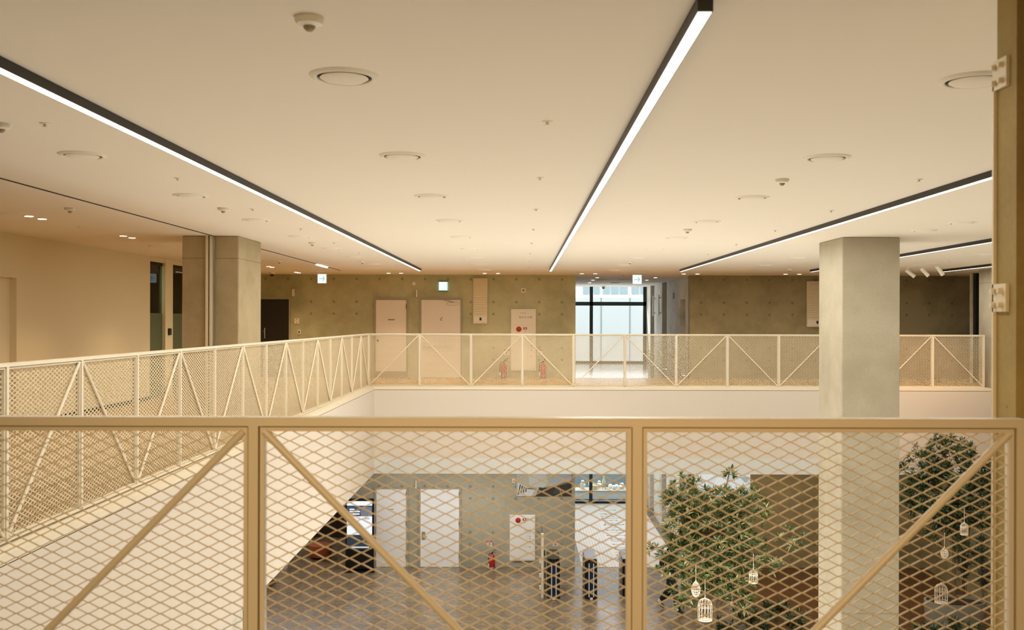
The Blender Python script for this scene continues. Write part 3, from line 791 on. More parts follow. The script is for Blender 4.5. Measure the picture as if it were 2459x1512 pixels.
def louvre(px0, px1, py0, py1, label, y=YW):
    a, b = at(px0, py0, SW), at(px1, py1, SW)
    t = thing('louvre_vent_panel', ((a.x + b.x)/2, y, b.z), label, 'panel', 'cream louvre panels')
    MB().bbox(a.x, b.x, y - .06, y - .002, b.z, a.z, .006).build('housing', M['cream'], t)
    sl = MB(); z = b.z + .26; n = 15; dz = (a.z - .03 - z)/n
    for k in range(n):
        z0 = z + k*dz
        sl.add([(a.x+.03,y-.062,z0),(b.x-.03,y-.062,z0),(b.x-.03,y-.078,z0+dz*.25),(a.x+.03,y-.078,z0+dz*.25),(a.x+.03,y-.062,z0+dz*.95),(b.x-.03,y-.062,z0+dz*.95)], [(0,1,2,3),(3,2,5,4)])
    sl.build('slat', M['cream'], t)
    c = (a.x + b.x)/2
    MB().box(a.x + .03, b.x - .03, y - .066, y - .06, b.z + .05, b.z + .2).build('control_plate', M['offwhite'], t)
    MB().box(c - .02, c + .035, y - .07, y - .066, b.z + .09, b.z + .17).build('control', M['ink'], t)
louvre(1136.5, 1170.5, 668, 777, 'cream louvre panel on the far wall beside the glowing exit box')
louvre(1936.5, 1985, 675, 785, 'cream louvre panel on the dim wall, partly behind the tall pillar')
def wallbox(px0, px1, py0, py1, name, label, cat, m='offwhite', d=.03, detail=None, s=SW, y=YW):
    a, b = at(px0, py0, s), at(px1, py1, s)
    t = thing(name, ((a.x + b.x)/2, y, (a.z + b.z)/2), label, cat)
    MB().bbox(a.x, b.x, y - d, y, b.z, a.z, .004).build('plate', M[m], t)
    c = Vector(((a.x + b.x)/2, y - d, (a.z + b.z)/2)); w = b.x - a.x
    if detail == 'lens': MB().lathe(c + Vector((0, -.014, 0)), [(.015, 0), (w*.22, .002), (w*.24, .014)], 16, 'y').build('lens', M['greyink'], t, True)
    if detail == 'rocker': MB().box(c.x - w*.18, c.x + w*.18, c.y - .006, c.y, b.z + .03, a.z - .03).build('rocker', M['ink'], t)
    if detail == 'dots':
        for dz in (-.04, .03): MB().box(c.x - .015, c.x + .015, c.y - .004, c.y, c.z + dz, c.z + dz + .02).build('button', M['greyink'], t)
    return t
wallbox(1251.5, 1262.5, 691.5, 702.5, 'wall_sensor', 'small square white sensor on the wall above the hose cabinet', 'sensor', detail='lens')
wallbox(707, 719, 763.5, 777, 'wall_panel', 'square cream panel on the wall beside the black door', 'panel', 'cream', detail='dots')
wallbox(715, 722.5, 791, 802.5, 'light_switch', 'narrow light switch below the cream panel by the black door', 'switch', 'cream', detail='rocker')
wallbox(703.5, 708, 694, 711, 'wall_bar', 'slim white vertical bar on the wall above the black door frame', 'fitting', 'offwhite', .12)
wallbox(1000, 1002.6, 696, 713, 'wall_bar', 'slim white vertical bar on the wall between the far doors', 'fitting', 'offwhite', .12)
wallbox(998.5, 1001, 1152, 1171, 'wall_bar', 'slim white vertical bar on the lower wall between the doors', 'fitting', 'offwhite', .12)
wallbox(1230, 1237.5, 1148, 1159.5, 'wall_sensor', 'tiny pale sensor box beside the lower wall picture', 'sensor', 'offwhite', detail='lens')
p = at(994, 681, SW)
al = thing('mounted_speaker', p, 'small round white speaker on the wall between the far doors', 'speaker')
MB().lathe((p.x, YW - .05, p.z), [(.02, .004), (.03, 0), (.052, .01), (.056, .05)], 20, 'y').build('ring', M['offwhite'], al, True)
MB().lathe((p.x, YW - .046, p.z), [(.001, 0), (.022, .002), (.022, .01)], 14, 'y').build('cone', M['greyink'], al, True)
p = ceil_at(671, 657)
def camera_dome(p, label):
    t = thing('security_camera', p, label, 'camera', 'ceiling security cameras')
    MB().lathe(p, [(.075, 0), (.075, -.04), (.06, -.05)], 20).build('base', M['offwhite'], t, True)
    MB().lathe(p, [(.055, -.048), (.052, -.075), (.035, -.1), (.004, -.11)], 18).build('dome', M['blackgloss'], t, True)
camera_dome(Vector((p.x, 26.4, ZC)), 'black domed security camera on the ceiling before the black door')
p = at(1449, 688, F/36.4); camera_dome(Vector((p.x, 36.4, ZC)), 'black domed security camera before the tall window')
# bits on the corridor flank
for k, (yy, zz, lab) in enumerate(((30.6, 2.35, 'small dark plate on the blotchy corridor flank'),)):
    t = thing('mounted_plate', (XC1, yy, zz), lab, 'plate'); MB().box(XC1 - .012, XC1, yy - .12, yy + .12, zz - .09, zz + .09).build('plate', M['ink'], t)
for yy, lab in ((33.35, 'pale upright pull handle beside the nearer lift recess'), (34.75, 'pale upright pull handle beside the farther lift recess')):
    t = thing('mounted_pull_handle', (XC1, yy, 1.6), lab, 'handle', 'upright handles on the corridor flank')
    MB().box(XC1 - .09, XC1 - .05, yy - .03, yy + .03, 1.75, 2.45).build('grip', M['offwhite'], t)
    for zz in (1.85, 2.35): MB().tube((XC1 - .07, yy, zz), (XC1, yy, zz), .02).build('standoff', M['steel'], t)

# hose cabinets
def hose_cabinet(px0, px1, py0, py1, label, upper):
    a, b = at(px0, py0, SW), at(px1, py1, SW)
    t = thing('hose_cabinet', ((a.x + b.x)/2, YW, b.z), label, 'cabinet', 'fire hose cabinets')
    cm = M['offwhite'] if upper else M['paper']
    MB().bbox(a.x, b.x, YW - .05, YW, b.z, a.z, .006).build('carcass', cm, t)
    w = b.x - a.x; zt = a.z
    if upper:
        zd = at(1250, 780, SW).z
        MB().bbox(a.x + .03, b.x - .03, YW - .058, YW - .05, zd + .015, a.z - .03, .003).build('door', M['offwhite'], t)
        MB().bbox(a.x + .03, b.x - .03, YW - .058, YW - .05, b.z + .03, zd - .005, .003).build('door', M['offwhite'], t)
        text_mesh('방 수 기 구 함', .062, M['ink'], 'lettering', t, (at(1262, 762, SW).x, YW - .0595, at(1262, 762, SW).z))
        text_mesh('소화기구함', .034, M['redlabel'], 'lettering', t, (at(1256, 751.5, SW).x, YW - .0595, at(1256, 751.5, SW).z))
        zt = zd
        ref = (1246, 790); ref2 = (1261, 788); tx0 = (1273, 815)
    else:
        MB().bbox(a.x + .03, b.x - .03, YW - .058, YW - .05, b.z + .03, a.z - .03, .003).build('door', cm, t)
        ref = (1244, 1247.5); ref2 = (1259.5, 1245.5); tx0 = (1269.5, 1272)
    p = at(*ref, SW)
    MB().lathe((p.x, YW - .085, p.z), [(.03, .0), (.055, .003), (.072, .014), (.074, .027)], 12, 'y').build('alarm_bell', M['red'], t, True)
    p = at(*ref2, SW)
    MB().bbox(p.x - .05, p.x + .05, YW - .08, YW - .058, p.z - .028, p.z + .028, .004).build('alarm_button', M['red'], t)
    MB().box(p.x - .02, p.x + .02, YW - .083, YW - .08, p.z - .015, p.z + .015).build('button_window', M['paper'], t)
    MB().lathe((p.x, YW - .066, p.z - .085), [(.001, 0), (.011, .001), (.011, .008)], 10, 'y').build('indicator', M['ink'], t)
    q = at(*tx0, SW)
    text_mesh('소 화 전', .05, M['ink'], 'lettering', t, (q.x - .03, YW - .0595, q.z))
    ln = MB(); rr = random.Random(5)
    for k, dz in enumerate((.05, .09, .15, .21, .28, .44)):
        L = rr.uniform(.08, .14); ln.box(q.x + .05 - L, q.x + .05, YW - .0605, YW - .0585, q.z - dz - .004, q.z - dz)
        if k > 1: ln.box(q.x + .02, q.x + .05, YW - .0605, YW - .0585, q.z - dz - .03, q.z - dz - .012)
    ln.build('small_print', M['greyink'], t)
hose_cabinet(1227, 1286.5, 741.5, 889, 'tall cream fire hose cabinet with two doors on the upper far wall', True)
hose_cabinet(1224, 1285, 1235, 1345, 'white fire hose cabinet on the lower wall, red bell on its single door', False)

def extinguisher(b, label, side=-1):
    t = thing('fire_extinguisher', b, label, 'fire extinguisher', 'red fire extinguishers'); b = Vector(b)
    MB().lathe(b, [(.075, 0), (.082, .012), (.082, .33), (.07, .38), (.035, .415), (.022, .43)], 20).build('cylinder', M['red'], t, True)
    MB().lathe(b, [(.0835, .035), (.0835, .095)], 20, cap=False).build('label_band', M['purple'], t, True)
    text_mesh('소화기', .045, M['paper'], 'lettering', t, (b.x, b.y - .086, b.z + .065))
    MB().tube(b + Vector((0, 0, .42)), b + Vector((0, 0, .47)), .02, .018).build('valve', M['darksteel'], t)
    MB().path([b + Vector((0, 0, .47)), b + Vector((.05, 0, .52)), b + Vector((.12, 0, .545))], .009).path([b + Vector((0, 0, .46)), b + Vector((.11, 0, .48))], .007).build('handle', M['rubber'], t)
    pts = [b + Vector((side*.02, 0, .45)), b + Vector((side*.07, 0, .44)), b + Vector((side*.1, 0, .38)), b + Vector((side*.105, 0, .2)), b + Vector((side*.1, 0, .08))]
    MB().path(pts, .011).build('hose', M['rubber'], t)
    MB().tube(pts[-1], pts[-1] + Vector((0, 0, .09)), .018, .014).build('nozzle', M['paper'], t)
    return t
e = extinguisher((low_at(1182, 1366).x, 27.3, ZL), 'red fire extinguisher standing on the lower floor by the wall')
extinguisher((at(1210, 890, SW).x, 27.35, 0), 'red fire extinguisher behind the mesh, between the wider upper door and hose cabinet')
extinguisher((at(1304, 890, SW).x, 27.35, 0), 'red fire extinguisher behind the mesh, between upper hose cabinet and corridor')
def ext_sign(px, py, label):
    p = at(px, py, SW); t = thing('extinguisher_sign', p, label, 'sign', 'red and white extinguisher signs')
    MB().box(p.x - .07, p.x + .07, YW - .006, YW, p.z - .075, p.z + .075).build('card', M['paper'], t)
    MB().box(p.x - .07, p.x + .07, YW - .008, YW - .006, p.z + .025, p.z + .075).build('header', M['redlabel'], t)
    text_mesh('소화기', .042, M['paper'], 'lettering', t, (p.x, YW - .009, p.z + .048))
    MB().prism([(p.x - .018, p.z - .06), (p.x + .018, p.z - .06), (p.x + .018, p.z - .005), (p.x + .008, p.z + .012), (p.x - .008, p.z + .012), (p.x - .018, p.z - .005)], 'y', YW - .008, YW - .006).build('pictogram', M['redlabel'], t)
    MB().box(p.x - .05, p.x - .04, YW - .008, YW - .006, p.z - .06, p.z + .01).box(p.x + .04, p.x + .05, YW - .008, YW - .006, p.z - .06, p.z + .01).build('side_print', M['greyink'], t)
ext_sign(1175.5, 1304, 'red and white extinguisher sign above the extinguisher on the lower floor')
ext_sign(1333.5, 1304, 'red and white extinguisher sign above the first dark turnstile')
ext_sign(1217, 845, 'extinguisher sign behind the mesh, on the door side of the upper cabinet')
ext_sign(1296, 845, 'extinguisher sign behind the mesh, on the corridor side of the upper cabinet')

# lower wall pictures
a, b = at(1240, 1090, SW), at(1372, 1190.5, SW)
pt = thing('wall_picture', ((a.x + b.x)/2, YW, b.z), 'grey black photograph of slanting shelves on the lower concrete wall', 'picture', 'pictures on the lower walls')
MB().box(a.x, b.x, YW - .03, YW, b.z, a.z).build('board', M['offwhite'], pt)
def shard(poly, col, nm, dy, parent=pt):
    MB().prism([(a.x + (b.x - a.x)*u, b.z + (a.z - b.z)*v) for u, v in poly], 'y', YW - .0305 - dy, YW - .03).build(nm, paint('print ' + col, col, .5, var=.2, scale=8), parent)
shard([(0, 0), (1, 0), (1, 1), (0, 1)], 'b9bdb0', 'print', .0005)
shard([(.35, 0), (1, 0), (1, .34), (.6, .2), (.42, .22)], '2f2b25', 'print', .001)
shard([(.58, .22), (1, .36), (1, .6), (.72, .52)], 'b7c4cb', 'print', .0015)
shard([(.55, .22), (.6, .19), (1, .33), (1, .37)], '8c7350', 'print', .002)
shard([(.03, 0), (.28, 0), (.34, .18), (.15, .24), (.03, .32)], 'd9dad8', 'print', .0012)
for k in range(4): shard([(.03 + .045*k, .04 + .02*k), (.045 + .045*k, .035 + .02*k), (.085 + .035*k, .27 - .025*k), (.065 + .035*k, .28 - .025*k)], '1d2024', 'print', .002)
shard([(.2, .17), (.37, .15), (.36, .2), (.19, .2)], '6f756b', 'print', .0022)
shard([(.25, .24), (.5, .2), (.58, .35), (.52, .6), (.2, .6)], 'ccd3ce', 'print', .0011)
shard([(.66, .06), (.78, .06), (.8, .2), (.72, .22)], '3c464a', 'print', .0025)
shard([(.81, 0), (.84, 0), (.79, .21), (.77, .21)], 'a48d66', 'print', .0027)
a2, b2 = at(1667, 1090, SW), at(1801, 1192, SW)
p2 = thing('wall_picture', ((a2.x + b2.x)/2, YW, b2.z), 'pale bluish poster on the dim lower wall behind the tree', 'picture', 'pictures on the lower walls')
MB().box(a2.x, b2.x, YW - .03, YW, b2.z, a2.z).build('board', M['posterskin'], p2)
dk = struct('trim_dark_edge', MB().box(at(1655,1150,SW).x, at(1666,1150,SW).x, YW - .05, YW, ZL, ZS), M['darksteel'])

# ------------------------------------------------------------------ kiosk
kp = low_at(866, 1371)
ki = thing('information_kiosk', (kp.x, kp.y, ZL), 'black standing display kiosk with bright screen beside the lower doors', 'kiosk')
kx0, kx1 = at(833, 1300, 88).x, at(901, 1300, 88).x; ky = kp.y
MB().bbox(kx0, kx1, ky - .05, ky + .06, ZL + .05, ZL + 1.97, .012).build('housing', M['blackgloss'], ki)
MB().bbox(kx0 - .03, kx1 + .03, ky - .18, ky + .2, ZL, ZL + .05, .008).build('base', M['blackgloss'], ki)
sx0, sx1 = kx0 + .04, kx1 - .05
def zk(py): return at(866, py, 88).z
sc_ = MB().box(sx0, sx1, ky - .056, ky - .05, zk(1313), zk(1199)).build('screen', emit('screen dark', '5a626b', .55), ki)
def pan(py0, py1, col, st, nm, x0=0, x1=1, dy=.058, par=None):
    MB().box(sx0 + (sx1-sx0)*x0, sx0 + (sx1-sx0)*x1, ky - dy, ky - .055, zk(py1), zk(py0)).build(nm, emit('screen ' + col, col, st), par or sc_)
pan(1199, 1209.5, 'f2f6fb', 1.0, 'header')
pan(1209.5, 1235, '4d5c6c', .8, 'banner')
pan(1213, 1235, '8b8e98', .7, 'banner_photo', .55, .98, .06)
pan(1235, 1279, 'eef3f8', 1.0, 'page')
pan(1279, 1308, '454e56', .6, 'footer_photo')
pan(1307, 1310, 'dbe7ea', .9, 'footer_bar', .15, .88, .06)
for k, (y0, x1) in enumerate(((1217, .3), (1222, .52), (1228, .5))): pan(y0, y0 + 3, 'ffffff', .9, 'caption', .1, x1, .061)
pan(1239, 1242, 'b9c0c8', .8, 'caption', .7, .9, .061)

# orange ottoman and timber bench under the gallery
ot = thing('ottoman', (at(768, 1330, 84).x, 28.6, ZL), 'orange fabric ottoman in the dark recess beside the kiosk', 'seat')
c = Vector(ot.location)
MB().lathe(c, [(.3, .06), (.33, .1), (.34, .3), (.32, .38), (.25, .41), (.001, .42)], 24).build('cushion', M['orange'], ot, True)
for i in range(4):
    q = c + Vector((.2*math.cos(i*PI/2 + .7), .2*math.sin(i*PI/2 + .7), 0)); MB().tube(q, q + Vector((0, 0, .08)), .02).build('leg', M['rubber'], ot)
bn = low_at(652, 1411)
be = thing('bench', (bn.x - .5, bn.y + .3, ZL), 'low timber bench end under the white side face', 'bench')
MB().bbox(bn.x - 1.2, bn.x, bn.y, bn.y + .5, ZL + .26, ZL + .34, .008).build('seat', paint('pale timber', '9b8258', .5, var=.2, scale=8), be)
for xx in (bn.x - 1.15, bn.x - .08): MB().box(xx, xx + .06, bn.y + .03, bn.y + .47, ZL, ZL + .26).build('leg', paint('bench dark', '5b4a30', .5), be)

# ------------------------------------------------------------------ turnstiles
def turnstile(px, label):
    y0, y1, w, h = 24.4, 25.55, .155, .975
    x = at(px, 1400, F/24.4).x
    t = thing('turnstile', (x, y0 + .5, ZL), label, 'turnstile', 'dark rounded turnstiles')
    def stad(r, n=12):
        pts = []
        for i in range(n + 1): a_ = PI + PI*i/n; pts.append((x + r*math.cos(a_), y0 + w + r*math.sin(a_)))
        for i in range(n + 1): a_ = PI*i/n; pts.append((x + r*math.cos(a_), y1 - w + r*math.sin(a_)))
        return pts
    MB().prism(stad(w), 'z', ZL + .03, ZL + h - .05).build('body', M['darksteel'], t, True)
    MB().prism(stad(w - .01), 'z', ZL + h - .05, ZL + h - .01).build('lid', M['blackgloss'], t, True)
    MB().prism(stad(w - .03), 'z', ZL + h - .01, ZL + h).build('top_plate', M['darksteel'], t, True)
    MB().prism(stad(w + .005), 'z', ZL, ZL + .03).build('plinth', M['rubber'], t)
    MB().box(x - .05, x + .05, y0 - .006, y0 + .03, ZL + .06, ZL + .88).build('recess', M['rubber'], t)
    for dx in (-.055, .055): MB().box(x + dx - .012, x + dx + .012, y0 - .016, y0 + .02, ZL + .06, ZL + .88).build('light_strip', M['stripblue'], t)
    MB().bbox(x - .035, x + .035, y0 - .05, y0 - .016, ZL, ZL + .055).build('foot', M['paper'], t)
M['stripblue'] = emit('turnstile strip', 'b5c4d8', .55)
turnstile(1330, 'dark rounded turnstile nearest the glass gate')
turnstile(1420, 'middle dark rounded turnstile in front of the pale floor')
turnstile(1511, 'dark rounded turnstile half hidden by the blurred railing post')
gx = at(1302, 1400, 97).x
gg = thing('glass_gate', (gx, 24.9, ZL), 'tall edge-on glass gate with pale steel edge beside the turnstiles', 'gate')
MB().box(gx - .006, gx + .006, 24.6, 25.8, ZL + .08, ZL + 1.6).build('glass', M['glass'], gg)
MB().bbox(gx - .03, gx + .03, 24.5, 24.6, ZL, ZL + 1.58, .004).build('edge_post', M['offwhite'], gg)
for zz in (.2, .5, .85): MB().bbox(gx - .08, gx - .03, 24.52, 24.58, ZL + zz, ZL + zz + .1, .004).build('clamp', M['offwhite'], gg)
MB().tube((gx + .06, 24.85, ZL), (gx + .06, 24.85, ZL + .95), .03).tube((gx + .06, 25.5, ZL), (gx + .06, 25.5, ZL + .95), .03).build('inner_post', M['steel'], gg)

# ------------------------------------------------------------------ desk, bag, stool
dsk = low_at(1695, 1452)
YD = dsk.y; sD = F / YD
xa, xb_ = at(1632, 1452, sD).x, at(1756, 1450, sD).x
zt_ = at(1690, 1366, sD).z
tb = thing('desk', ((xa + xb_)/2, YD, ZL), 'timber topped desk on white steel legs behind the first tree', 'desk')
MB().bbox(xa - .08, xb_ + .1, YD - .05, YD + .65, zt_ - .03, zt_, .006).build('desk_top', paint('desk timber', 'a8794c', .45, var=.2, scale=6), tb)
for xx in (xa, xb_):
    MB().box(xx - .03, xx + .03, YD, YD + .06, ZL + .03, zt_ - .03).box(xx - .03, xx + .03, YD - .12, YD + .6, ZL, ZL + .03).box(xx - .03, xx + .03, YD - .02, YD + .6, zt_ - .06, zt_ - .03).build('leg', M['paper'], tb)
bg = thing('bag', (at(1743, 1366, sD).x, YD + .25, zt_), 'black bag with red top on the desk end', 'bag')
bx, by = bg.location.x, bg.location.y
MB().lathe((bx, by, zt_), [(.12, 0), (.14, .03), (.14, .16), (.1, .2)], 16).build('body', M['cloth'], bg, True)
MB().lathe((bx, by, zt_), [(.105, .195), (.11, .23), (.05, .26), (.001, .262)], 16).build('flap', M['red'], bg, True)
MB().path([Vector((bx - .09, by, zt_ + .2)), Vector((bx - .06, by, zt_ + .32)), Vector((bx + .06, by, zt_ + .32)), Vector((bx + .09, by, zt_ + .2))], .01).build('handle', M['cloth'], bg)
so = low_at(1722, 1449); so.y += .35
sl_ = thing('stool', so, 'round black padded stool under the desk', 'stool')
MB().lathe(so, [(.16, .4), (.18, .42), (.18, .47), (.16, .5), (.001, .51)], 20).build('seat', M['cloth'], sl_, True)
for i in range(4):
    a_ = i*PI/2 + .5; MB().tube(so + Vector((.17*math.cos(a_), .17*math.sin(a_), 0)), so + Vector((.1*math.cos(a_), .1*math.sin(a_), .41)), .012).build('leg', M['steel'], sl_)

# ------------------------------------------------------------------ trees
def leaf(mb, p, d, L, W, rnd):
    d = d.normalized(); s_ = d.cross(Vector((rnd.uniform(-.3, .3), rnd.uniform(-.3, .3), 1))).normalized(); u = s_.cross(d)
    m = p + d*L*.5 + u*L*.06; e_ = p + d*L - u*L*.06
    mb.add([p, m - s_*W/2, e_, m + s_*W/2], [(0, 1, 2), (0, 2, 3)])
def rosette(mb, p, axis, n, L, rnd, W=.3):
    axis = axis.normalized(); a_ = axis.orthogonal().normalized(); b_ = axis.cross(a_)
    for i in range(n):
        t_ = 2.4*i + rnd.uniform(-.3, .3); k = .25 + .9*i/n
        d = axis*(1.15 - k) + (a_*math.cos(t_) + b_*math.sin(t_))*k + Vector((0, 0, -.1))
        leaf(mb, p - axis*L*.25*rnd.random(), d, L*rnd.uniform(.75, 1.1), L*W, rnd)
def tree(name, base, trunk_h, blobs, n, L, m, label, seed, pot=True, cat='tree'):
    rnd = random.Random(seed); base = Vector(base)
    t = thing(name, base, label, cat, 'indoor trees')
    z0 = .0
    if pot:
        MB().lathe(base, [(.26, 0), (.3, .02), (.36, .3), (.36, .34), (.33, .34), (.32, .3)], 28, cap=True).build('pot', M['planter'], t, True)
        MB().lathe(base, [(.32, .28), (.001, .3)], 20, cap=False).build('soil', M['soil'], t)
        z0 = .29
    fork = base + Vector((0, 0, trunk_h))
    br = MB().tube(base + Vector((0, 0, z0)), fork, .05, .035, 8)
    fo = MB(); tot = sum(b_[3]*b_[4]*b_[5] for b_ in blobs)
    for (cx, cy, cz, rx, ry, rz) in blobs:
        cpt = Vector((cx, cy, cz)); br.tube(fork, fork.lerp(cpt, .55) + Vector((0, 0, -.05)), .03, .018, 6).tube(fork.lerp(cpt, .55) + Vector((0, 0, -.05)), cpt, .018, .008, 6)
        k = max(4, int(n*rx*ry*rz/tot))
        for i in range(k):
            while True:
                q = Vector((rnd.uniform(-1, 1), rnd.uniform(-1, 1), rnd.uniform(-1, 1)))
                if q.length < 1: break
            q = q.normalized() * (q.length ** .5)
            p = cpt + Vector((q.x*rx, q.y*ry, q.z*rz))
            ax = (p - cpt).normalized()*.7 + Vector((0, 0, .8)) + Vector((rnd.uniform(-.4, .4), rnd.uniform(-.4, .4), 0))
            if i % 3 == 0: br.tube(cpt.lerp(p, .2), p, .007, .004, 4)
            rosette(fo, p, ax, rnd.randint(9, 13), L*rnd.uniform(.8, 1.15), rnd)
    br.build('trunk', M['bark'], t, True)
    fo.build('foliage', m, t)
    return t
Y1 = 20.0; s1 = F / Y1
def blob(px, py, rx, rz, s_, dy=0, ry=None):
    p = at(px, py, s_); return (p.x, p.y + dy, p.z, rx/s_, (ry or rx)/s_, rz/s_)
t1 = [blob(1750, 1196, 70, 18, s1), blob(1660, 1200, 62, 50, s1, .2), blob(1790, 1215, 50, 50, s1, -.2), blob(1640, 1265, 50, 55, s1, -.1), blob(1720, 1275, 85, 60, s1),
      blob(1775, 1320, 62, 60, s1), blob(1680, 1335, 75, 45, s1, -.2), blob(1610, 1330, 32, 30, s1), blob(1590, 1368, 22, 26, s1, -.3), blob(1740, 1385, 70, 38, s1), blob(1835, 1350, 40, 22, s1), blob(1905, 1290, 34, 22, s1),
      blob(1770, 1445, 40, 32, s1), blob(1645, 1415, 40, 40, s1, -.2), blob(1565, 1316, 14, 10, s1), blob(1752, 1132, 12, 10, s1), blob(1632, 1160, 22, 22, s1)]
tree('potted_tree', (at(1715, 1500, s1).x, Y1, ZL), 2.6, t1, 800, .165, M['leaf'], 'leafy green tree hung with birdcages beside the tall pillar', 11)
Y2 = 21.6; s2 = F / Y2
pz = at(2300, 1450, s2)
PTOP = at(2300, 1448, s2).z
t2 = [blob(2280, 1090, 55, 42, s2), blob(2230, 1130, 60, 40, s2, .2), blob(2330, 1130, 55, 45, s2), blob(2255, 1190, 80, 60, s2), blob(2340, 1210, 55, 50, s2, -.2), blob(2200, 1200, 40, 45, s2), blob(2290, 1240, 50, 30, s2),
      blob(2265, 1055, 20, 18, s2), blob(2215, 1080, 25, 18, s2), blob(2325, 1065, 22, 18, s2), blob(2270, 1290, 45, 22, s2), blob(2320, 1320, 35, 25, s2), blob(2370, 1150, 30, 40, s2), blob(2370, 1240, 25, 35, s2)]
tree('planted_tree', (pz.x, Y2 + .2, PTOP - .058), 1.9, t2, 600, .16, M['leafdark'], 'darker tree growing from the wide grey planter beyond the tall pillar', 12, pot=False)
# wide planter
pln = thing('planter', (at(2305, 1480, s2).x, Y2 + .25, ZL), 'wide curved grey planter holding the darker tree', 'planter')
c = Vector(pln.location); hP = PTOP - ZL
def ell(k, z): return [(c.x + .66*k*math.cos(2*PI*i/32), c.y + .45*k*math.sin(2*PI*i/32), z) for i in range(32)]
mb = MB(); rings = [(.86, ZL), (.97, ZL + hP*.5), (1, ZL + hP), (.93, ZL + hP), (.92, ZL + hP - .1)]
mb.add([p for k, z in rings for p in ell(k, z)], [(r*32+i, r*32+(i+1) % 32, (r+1)*32+(i+1) % 32, (r+1)*32+i) for r in range(4) for i in range(32)] + [tuple(range(31, -1, -1))])
mb.build('shell', M['planter'], pln, True)
MB().add(ell(.925, ZL + hP - .06), [tuple(range(32))]).build('soil', M['soil'], pln)
def shrub(p, r, h, n, L, m, name, label, cat, grp, seed, stems=5, W=.3):
    rnd = random.Random(seed); p = Vector(p); t = thing(name, p, label, cat, grp); fo, stm = MB(), MB()
    for k in range(stems):
        a_ = rnd.uniform(0, 6.3); q = p + Vector((r*.7*math.cos(a_), r*.7*math.sin(a_), h*rnd.uniform(.7, 1))); stm.tube(p + Vector((.03*math.cos(a_), .03*math.sin(a_), 0)), q, .008, .004, 5)
        for i in range(n // stems):
            f_ = rnd.uniform(.3, 1); w = p.lerp(q, f_) + Vector((rnd.uniform(-.3, .3)*r, rnd.uniform(-.3, .3)*r, 0))
            rosette(fo, w, Vector((rnd.uniform(-.5, .5), rnd.uniform(-.5, .5), 1)), 7, L*rnd.uniform(.7, 1.1), rnd, W)
    stm.build('stem', M['bark'], t, True); fo.build('foliage', m, t)
GS = 'low shrubs around the trees'
for k, (px, py, r, h, lab) in enumerate(((1800, 1498, .34, .5, 'low dark shrub on the floor under the first tree'), (1862, 1478, .3, .42, 'low shrub between first tree and tall pillar, farther back'),
                                        (1905, 1508, .34, .5, 'low shrub closest to the tall pillar'), (1745, 1520, .3, .4, 'low shrub cut by the lower edge beneath the birdcage'), (1840, 1520, .36, .45, 'low shrub at the lower edge between first tree and pillar'))):
    p = low_at(px, py + 12); shrub(p, r, h, 40, .17, M['leafdark'], 'shrub', lab, 'shrub', GS, 20 + k, 6, .34)
for k, (px, dy, lab) in enumerate(((2222, -.8, 'low dark shrub before the planter on the pillar side'), (2318, -.8, 'low dark shrub before the middle of the planter'))):
    p = at(px, 1500, F/(Y2 + dy)); p.z = ZL; shrub(p, .34, .62, 50, .18, M['leafdark'], 'shrub', lab, 'shrub', GS, 30 + k, 6, .34)
for k, (px, yy, h, lab) in enumerate(((2316, 24.3, 1.9, 'grey green bamboo clump by the lower side wall, pillar side'), (2366, 23.3, 2.2, 'grey green bamboo clump by the lower side wall, wall side'))):
    p = at(px, 1400, F/yy); p.z = ZL; shrub(p, .17, h, 70, .2, M['leafblue'], 'bamboo', lab, 'bamboo', 'bamboo clumps', 40 + k, 7, .16)

# birdcages
def cage(px, py, w, h, s_, shape, label, hang):
    c = at(px, py, s_)      # centre of the cage
    b = c - Vector((0, 0, h/2)); R = w/2
    t = thing('birdcage', b, label, 'birdcage', 'white wire birdcages')
    prof = []
    n = 10
    for i in range(n + 1):
        f_ = i/n
        if shape == 'egg': r = R*math.sin(PI*(.12 + .86*f_))**.75 if f_ < 1 else .01
        else: r = R if f_ < .6 else R*math.sqrt(max(0, 1 - ((f_ - .6)/.4)**2)) + .004
        prof.append((r, h*f_))
    wi = MB(); N = 14; wr = .0042
    for k in range(N):
        a_ = 2*PI*k/N; pts = [b + Vector((r*math.cos(a_), r*math.sin(a_), z)) for r, z in prof]; wi.path(pts, wr, 4)
    for f_ in ((0, .25, .45, .62, .8) if shape == 'egg' else (0, .1, .6, .66)):
        r = prof[int(round(f_*n))][0]; ring = [b + Vector((r*math.cos(2*PI*k/18), r*math.sin(2*PI*k/18), h*f_)) for k in range(19)]; wi.path(ring, wr*1.2, 4)
    wi.build('wire', M['cagewire'], t)
    MB().lathe(b, [(R*(.5 if shape == 'egg' else 1.05), -.004), (R*(.5 if shape == 'egg' else 1.05), .008)], 20).build('base_plate', M['cagewire'], t)
    MB().tube(b + Vector((0, 0, h)), b + Vector((0, 0, h + .02)), .012).build('finial', M['cagewire'], t)
    if hang: MB().tube(b + Vector((0, 0, h)), b + Vector((0, 0, h + hang)), .004, n=5).build('cord', M['cagewire'], t)
cage(1671, 1413, .165, .28, 129, 'egg', 'small egg shaped birdcage hanging in the first tree', .3)
cage(1693, 1461, .26, .41, 129, 'dome', 'largest domed birdcage hanging below the egg shaped one', .35)
cage(1809, 1383, .155, .24, 129, 'dome', 'small domed birdcage hanging on the pillar side of the first tree', .3)
cage(2315.5, 1269, .145, .24, 118, 'dome', 'small domed birdcage hanging high in the darker tree', .3)
cage(2268, 1327, .145, .21, 118, 'egg', 'egg shaped birdcage hanging from the darker tree', .3)
cage(2260, 1423, .26, .42, 111, 'dome', 'domed birdcage resting on the rim of the wide planter', 0)

